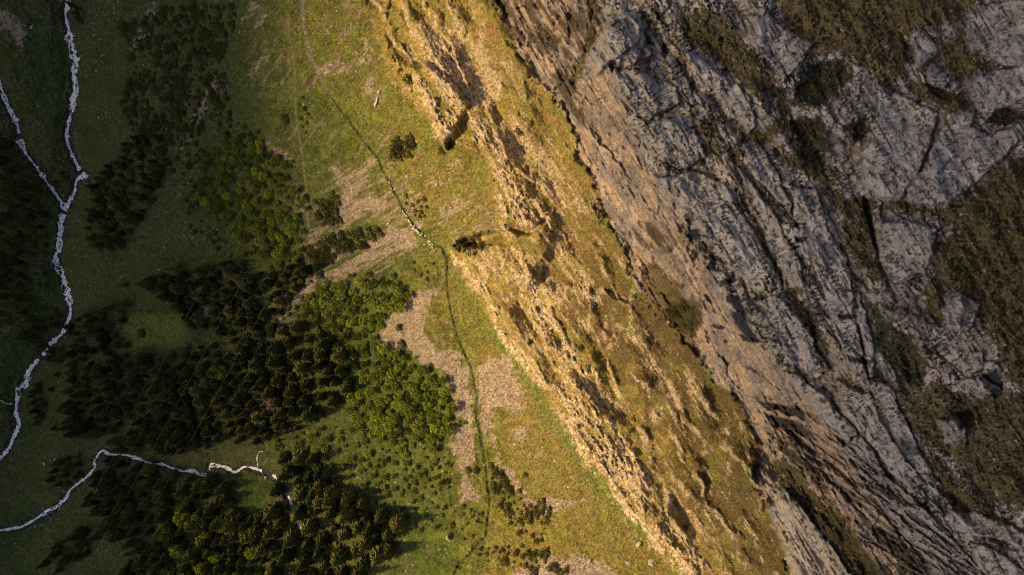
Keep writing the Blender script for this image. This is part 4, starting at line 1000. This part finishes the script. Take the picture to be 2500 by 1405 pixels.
for k, (kind, pts, gap, (h0, h1), lab, grp, cl) in enumerate(STANDS):
    P = spread_points(pts, gap, 600 + k, 0, cl)
    nin = len(P)
    if kind != 'shrub' and nin:                                        # ragged fringe of smaller trees around each stand
        c = np.array(pts, float).mean(0)
        Q = spread_points([tuple(c + (np.array(p) - c) * 1.16) for p in pts], gap * 1.5, 800 + k, .35, .35)
        if len(Q):
            Q = Q[~in_poly(Q[:, 0], Q[:, 1], pts)]
            Q = Q[sample(SCREE_ALL, Q[:, 0], Q[:, 1]) < .3] if len(Q) else Q
            P = np.vstack([P, Q])
    small = np.arange(len(P)) >= nin
    if not len(P): continue
    w = sample(wet, P[:, 0], P[:, 1]); pm = sample(pathm, P[:, 0], P[:, 1])
    ok_ = (w < .3) & (pm < .4) & ~in_poly(P[:, 0], P[:, 1], [(300,800),(325,765),(430,758),(462,800),(452,852),(320,852)]); P = P[ok_]; small = small[ok_]
    mx, my = np.median(P[:, 0]), np.median(P[:, 1])
    for (x, y), sm in zip(P, small):
        t = rng.random() * 1.35 - .35 if not sm else -.8 * h0 / (h1 - h0) * .45 * rng.random() - .2
        L_ = lab
        if len(P) > 24: L_ = lab + ', ' + ('upper ' if y < my else 'lower ') + ('left part' if x < mx else 'right part')
        trees.append((kind, x, y, h0 + (h1 - h0) * t, L_, grp))
for (x, y, kind, h, lab) in LONE: trees.append((kind, x, y, h, lab, None))
def plant(kind, vi, p, h, rz, lab, grp, wide=1.0):
    src, crowns, trunks, mat, cat, _, _ = KIND[kind]
    e = bpy.data.objects.new(kind, None); COL.objects.link(e)
    e.location = p; e.rotation_euler = (0, 0, rz); e.scale = (h * wide, h * wide, h); e.empty_display_size = .1
    tag(e, lab, cat, grp)
    c = bpy.data.objects.new('crown', crowns[vi]); c.parent = e; COL.objects.link(c)
    t = bpy.data.objects.new('trunk', trunks[vi]); t.parent = e; COL.objects.link(t)
    return e
count = {}
for kind in KIND:
    L = [t for t in trees if t[0] == kind]
    pos = ground([t[1] for t in L], [t[2] for t in L])
    size = np.array([t[3] for t in L]) / (CAM_H - pos[:, 2]) * np.array([3.0 if t[5] is None else 1.0 for t in L])
    order = np.argsort(-size)
    src, crowns, trunks, mat, cat, sname, slab = KIND[kind]
    single = [i for i in order[:300]]; rest = list(order[300:])
    for i in single:
        _, x, y, h, lab, grp = L[i]
        wide = {'spruce_tree': .95 + .5 * rng.random(), 'broadleaf_tree': .95 + .25 * rng.random(), 'shrub': 1.05 + .5 * rng.random()}[kind]
        p = pos[i].copy(); p[2] -= .02 * h
        plant(kind, int(rng.integers(len(src))), p, h, rng.random() * 6.28, lab, grp, wide)
    if rest:
        Vs, Fs, Ss = [], [], []; base = 0
        for i in rest:
            _, x, y, h, lab, grp = L[i]
            v, f = src[int(rng.integers(len(src)))]
            a = rng.random() * 6.28; ca, sa = math.cos(a), math.sin(a); w = h * (1 + .3 * rng.random())
            vv = np.stack([(v[:, 0] * ca - v[:, 1] * sa) * w, (v[:, 0] * sa + v[:, 1] * ca) * w, v[:, 2] * h], 1) + pos[i] - np.array([0, 0, .02 * h])
            Vs.append(vv); Fs.append(f + base); base += len(vv); Ss.append(np.full(len(vv), rng.random()))
        me = np_mesh(sname, np.vstack(Vs), np.vstack(Fs))
        s = me.attributes.new('shade', 'FLOAT', 'POINT'); s.data.foreach_set('value', np.concatenate(Ss).astype(np.float32))
        tag(link(sname, me, mat), slab, cat, kind='stuff')
    count[kind] = (len(single), len(rest))
print('trees', count)

# bare, leafless trees
def bare_tree(px, py, h, lab, seed):
    r_ = np.random.default_rng(seed); p = ground([px], [py])[0]
    e = bpy.data.objects.new('bare_tree', None); COL.objects.link(e); e.location = p; e.scale = (h, h, h); tag(e, lab, 'tree')
    v, f = trunk_mesh(.9, .02); me = np_mesh('trunk', v, f); me.materials.append(M_BARE); link('trunk', me, None, e)
    Vs, Fs = [], []; base = 0
    for k in range(150):
        z = .25 + .7 * r_.random(); a = r_.random() * 6.28; L = (.34 * (1.05 - z) + .06) * (.7 + .6 * r_.random())
        d = np.array([math.cos(a), math.sin(a), .25 + .5 * r_.random()]); p0 = np.array([0, 0, z]); p1 = p0 + d * L
        s = np.cross(d, [0, 0, 1]); s /= np.linalg.norm(s)
        Vs += [p0 + s * .012, p0 - s * .012, p1]; Fs.append((base, base + 1, base + 2)); base += 3
        for q in (.45, .75):
            b0 = p0 + d * L * q; d2 = d + r_.normal(size=3) * .7; b1 = b0 + d2 * L * .4
            Vs += [b0 + s * .008, b0 - s * .008, b1]; Fs.append((base, base + 1, base + 2)); base += 3
    me = np_mesh('crown', np.array(Vs), np.array(Fs)); me.materials.append(M_BARE); link('crown', me, None, e)
bare_tree(520, 760, 12, 'leafless greyish tree among the spruces above the clearing', 1)
bare_tree(672, 978, 15, 'leafless brown tree at the edge of the dense wood', 2)
bare_tree(915, 1290, 12, 'leafless tan tree on the shadowed slope below the wood', 3)
bare_tree(498, 708, 9, 'smaller leafless tree higher in the stand above the clearing', 4)

# ------------------------------------------------------------------ rocks
def rock_mesh(name, seed, mat, sub=2):
    r_ = np.random.default_rng(seed)
    bm = bmesh.new(); bmesh.ops.create_icosphere(bm, subdivisions=sub, radius=1)
    cuts = [(Vector(r_.normal(size=3)).normalized(), .45 + .35 * r_.random()) for _ in range(9)]
    for v in bm.verts:
        for n, d in cuts:
            k = v.co.dot(n)
            if k > d: v.co -= n * (k - d)
    me = bpy.data.meshes.new(name); bm.to_mesh(me); bm.free(); me.materials.append(mat); return me
BLOCKS = [rock_mesh('limestone_block', 80 + i, M_STONE, 1) for i in range(6)]
# blocks that stand proud on each rib are parts of it
for key, pts, lab in RIBS:
    o = rib_obj.get(lab)
    if o is None: continue
    P = spread_points(pts, 12, 700 + len(key), 0, .15)
    rr_ = sample(ROCK, P[:, 0], P[:, 1]) if len(P) else []
    P = P[np.asarray(rr_) > .55] if len(P) else P
    G = ground(P[:, 0], P[:, 1]) if len(P) else []
    for p in list(G)[:70]:
        b = bpy.data.objects.new('limestone_block', BLOCKS[int(rng.integers(6))]); COL.objects.link(b); b.parent = o
        s = .5 + 1.1 * rng.random() ** 2
        b.location = p - np.array([0, 0, .25 * s]); b.scale = (s * .55, s * 1.9, s * .55)
        b.rotation_euler = (rng.normal() * .25, -.5 + rng.normal() * .25, R(33) + rng.normal() * .35)
BOULD = [rock_mesh('boulder', 90 + i, M_STONE, 2) for i in range(4)]
for (x, y, s, lab) in [(1095,1314,2.2,'pale boulder on the dark slope left of the path end'),(877,1256,1.6,'pale boulder lit between the spruce shadows'),(1439,1369,2.2,'round pale boulder at the head of the scree tongue'),
    (1589,1372,2.6,'pale boulder in the grass at the foot of the lowest rib'),(1256,1084,1.3,'small pale boulder on the golden meadow'),(1559,1328,2.4,'flat pale boulder leaning against the sunlit rib'),(1535,1376,2.4,'brownish boulder near the bottom edge'),
    (996,430,1.9,'pale boulder pair above the straight scree runnel'),(1068,451,1.9,'tan boulder right of the straight scree runnel'),(1388,1188,1.2,'small boulder in the grass below the golden slope'),(1079,865,1.0,'small boulder on the pinkish scree'),
    (1593,1380,1.5,'smaller boulder beside the foot of the lowest rib'),(210,1335,1.2,'pale stone on the corner meadow'),(109,1133,1.6,'grey boulder on the meadow between the streams'),(135,1122,1.2,'smaller grey boulder beside the spruce clump'),(76,68,1.6,'pale boulder below the grey scree of the corner'),
    (214,795,1.2,'pale stone at the wood edge'),(241,288,1.0,'white stone on the upper meadow'),(650,1166,2.0,'pale rock under the waterfall')]:
    o = link('boulder', BOULD[int(rng.integers(4))]); p = ground([x], [y])[0]
    o.location = (p[0], p[1], p[2] + .15 * s); o.scale = (s * .55, s * .8, s * .42) if s < 4 else (s * .38, s * 1.3, s * .4)
    o.rotation_euler = (rng.normal() * .15, rng.normal() * .15, rng.random() * 6.28 if s < 4 else R(-32)); tag(o, lab, 'boulder')

def stones(name, lab, px, py, s0, s1, mat, seed):
    """many small angular stones as one mass"""
    r_ = np.random.default_rng(seed); G = ground(px, py); n = len(G)
    base = np.array([(1, 0, 0), (-1, 0, 0), (0, 1, 0), (0, -1, 0), (0, 0, .8), (0, 0, -.5)])
    tri = np.array([(0, 2, 4), (2, 1, 4), (1, 3, 4), (3, 0, 4), (2, 0, 5), (1, 2, 5), (3, 1, 5), (0, 3, 5)])
    s = s0 + (s1 - s0) * r_.random(n) ** 2.5
    J = base[None] * (.6 + .7 * r_.random((n, 6, 1))) + .18 * r_.normal(size=(n, 6, 3))
    a = r_.random(n) * 6.28; ca, sa = np.cos(a)[:, None], np.sin(a)[:, None]
    X = J[..., 0] * ca - J[..., 1] * sa; Y = J[..., 0] * sa + J[..., 1] * ca
    V_ = np.stack([X, Y * .75, J[..., 2] * .8], -1) * s[:, None, None] + G[:, None, :]
    F_ = (tri[None] + (np.arange(n) * 6)[:, None, None]).reshape(-1, 3)
    me = np_mesh(name, V_.reshape(-1, 3), F_)
    tag(link(name, me, mat), lab, 'stones', kind='stuff')
def pick(mask, n, seed):
    r_ = np.random.default_rng(seed); m = mask[:-1, :-1].ravel() * (fu.ravel() > -20) * (fu.ravel() < 2520)
    c = r_.choice(len(m), n, p=m / m.sum())
    return AU[c % (NU_ - 1)] + r_.random(n) * STEP, AV[c // (NU_ - 1)] + r_.random(n) * STEP
px_, py_ = pick(SCREE_ALL ** 1.3, 5000, 1); stones('scree_stones', 'loose broken stones lying on the scree fans', px_, py_, .08, .38, M_STONEG, 2)
meadow = zone_low * (1 - SCREE_ALL) * sst(-.1, .5, fbm(U / 70, V / 70, 3, 401)) * (V > -10) * (V < 1415) + .1 * bankm * zone_low
px_, py_ = pick(meadow * (1 - wet), 2600, 3); stones('meadow_stones', 'pale stones strewn over the meadows and stream banks', px_, py_, .12, .8, M_STONEG, 4)
px_, py_ = pick(bankm ** 2 * (wet > .05), 1500, 5); stones('streambed_stones', 'wet boulders and cobbles in the stream beds', px_, py_, .3, 1.1, plain_mat('wet_stone', (.16, .145, .13)), 6)
px_, py_ = pick(zone_gold * ROCK ** 2, 3000, 7); stones('slope_rubble', 'broken pale rubble on the golden slope', px_, py_, .15, .7, M_STONE, 8)

# ------------------------------------------------------------------ sheep
def sheep_mesh():
    me = bpy.data.meshes.new('sheep_skin')
    vs_ = [(0, 0, .62), (.38, 0, .64), (-.42, 0, .62), (.58, 0, .78), (.78, 0, .80), (.90, 0, .72), (.36, .15, .38), (.38, .15, 0), (.36, -.15, .38), (.38, -.15, 0), (-.38, .15, .36), (-.42, .15, 0), (-.38, -.15, .36), (-.42, -.15, 0), (-.58, 0, .60)]
    ed = [(0, 1), (0, 2), (1, 3), (3, 4), (4, 5), (1, 6), (6, 7), (1, 8), (8, 9), (2, 10), (10, 11), (2, 12), (12, 13), (2, 14)]
    rad = [.30, .27, .28, .15, .12, .07, .09, .05, .09, .05, .10, .05, .10, .05, .06]
    me.from_pydata(vs_, ed, []); o = bpy.data.objects.new('sheep_skin', me); COL.objects.link(o)
    md = o.modifiers.new('skin', 'SKIN')
    for k, d in enumerate(me.skin_vertices[0].data):
        d.radius = (rad[k], rad[k]); d.use_root = (k == 0)
    sb = o.modifiers.new('sub', 'SUBSURF'); sb.levels = 1; sb.render_levels = 1
    dg = bpy.context.evaluated_depsgraph_get()
    out = bpy.data.meshes.new_from_object(o.evaluated_get(dg)); out.name = 'sheep'
    bpy.data.objects.remove(o); bpy.data.meshes.remove(me)
    out.materials.clear(); out.materials.append(M_WOOL); return out
SHEEP = sheep_mesh()
def put_sheep(x, y, ang, lab, grp, s=1.0):
    o = link('sheep', SHEEP); p = ground([x], [y])[0]; o.location = p; o.rotation_euler = (0, 0, ang); o.scale = (s, s, s); tag(o, lab, 'sheep', grp)
pc = resample(PATH, 1.0)
def along(y0, y1, n, jit, lab, grp):
    seg = pc[(pc[:, 1] > y0) & (pc[:, 1] < y1) & (pc[:, 0] > 930)]
    idx = np.sort(rng.choice(len(seg), min(n, len(seg)), replace=False))
    for i in idx:
        j0, j1 = max(0, i - 3), min(len(seg) - 1, i + 3)
        d = seg[j1] - seg[j0]
        q = seg[i] + np.array([-1.5, 1.0]) + rng.normal(size=2) * jit
        put_sheep(q[0], q[1], math.atan2(-d[1], d[0]) + rng.normal() * .2, lab, grp)
along(548, 600, 20, 2.2, 'white sheep crowded in the flock walking along the path', 'sheep in the walking flock')
along(515, 545, 9, 1.0, 'white sheep in the single file ahead of the flock on the path', 'sheep in single file')
for (x, y, lab) in [(951,447,'white sheep strayed on the left of the path above the scree'),(955,461,'white sheep grazing left of the path, lower of the two strays'),(963,463,'white sheep on the path above the scree streak'),
    (1037,597,'white sheep grazing below the flock'),(947,547,'white sheep alone left of the flock near the dark bushes')]: put_sheep(x, y, rng.random() * 6, lab, None)
for (x, y, lab) in [(924.6,226.6,'uppermost white sheep on the green meadow, apart from the row of four'),(920.8,242.5,'topmost sheep of the row of four on the green meadow'),(919.8,249.6,'second sheep from the top in the row of four'),(918.6,253.3,'third sheep from the top in the row of four'),(915.8,258.6,'lowest sheep of the row of four')]:
    put_sheep(x, y, R(70) + rng.normal() * .15, lab, None, 1.4)

# ------------------------------------------------------------------ power line cables crossing the wood (pylons stand outside the picture)
def cable(p0, p1, sag, lab):
    a = Vector(at(p0[0], p0[1], p0[2])); b = Vector(at(p1[0], p1[1], p1[2]))
    n = 60; V_, F_ = [], []
    side = (b - a).cross(Vector((0, 0, 1))).normalized(); r = .035
    for k in range(n + 1):
        t = k / n; p = a.lerp(b, t); p.z -= sag * 4 * t * (1 - t)
        for s in range(4):
            V_.append(p + side * r * math.cos(s * 1.571) + Vector((0, 0, r * math.sin(s * 1.571))))
        if k:
            for s in range(4):
                q = (k - 1) * 4; F_.append((q + s, q + (s + 1) % 4, q + 4 + (s + 1) % 4, q + 4 + s))
    me = bpy.data.meshes.new('power_cable'); me.from_pydata([tuple(v) for v in V_], [], F_)
    tag(link('power_cable', me, M_CABLE), lab, 'cable', 'power line cables')
cable((905,-120,45),(80,1480,-75), 6, 'thin power cable over the wood, uppermost of three parallel wires')
cable((1010,-120,45),(150,1500,-75), 6, 'thin power cable over the wood, middle of three parallel wires')
cable((1110,-120,45),(228,1500,-75), 6, 'thin power cable over the wood, lowest of three parallel wires')
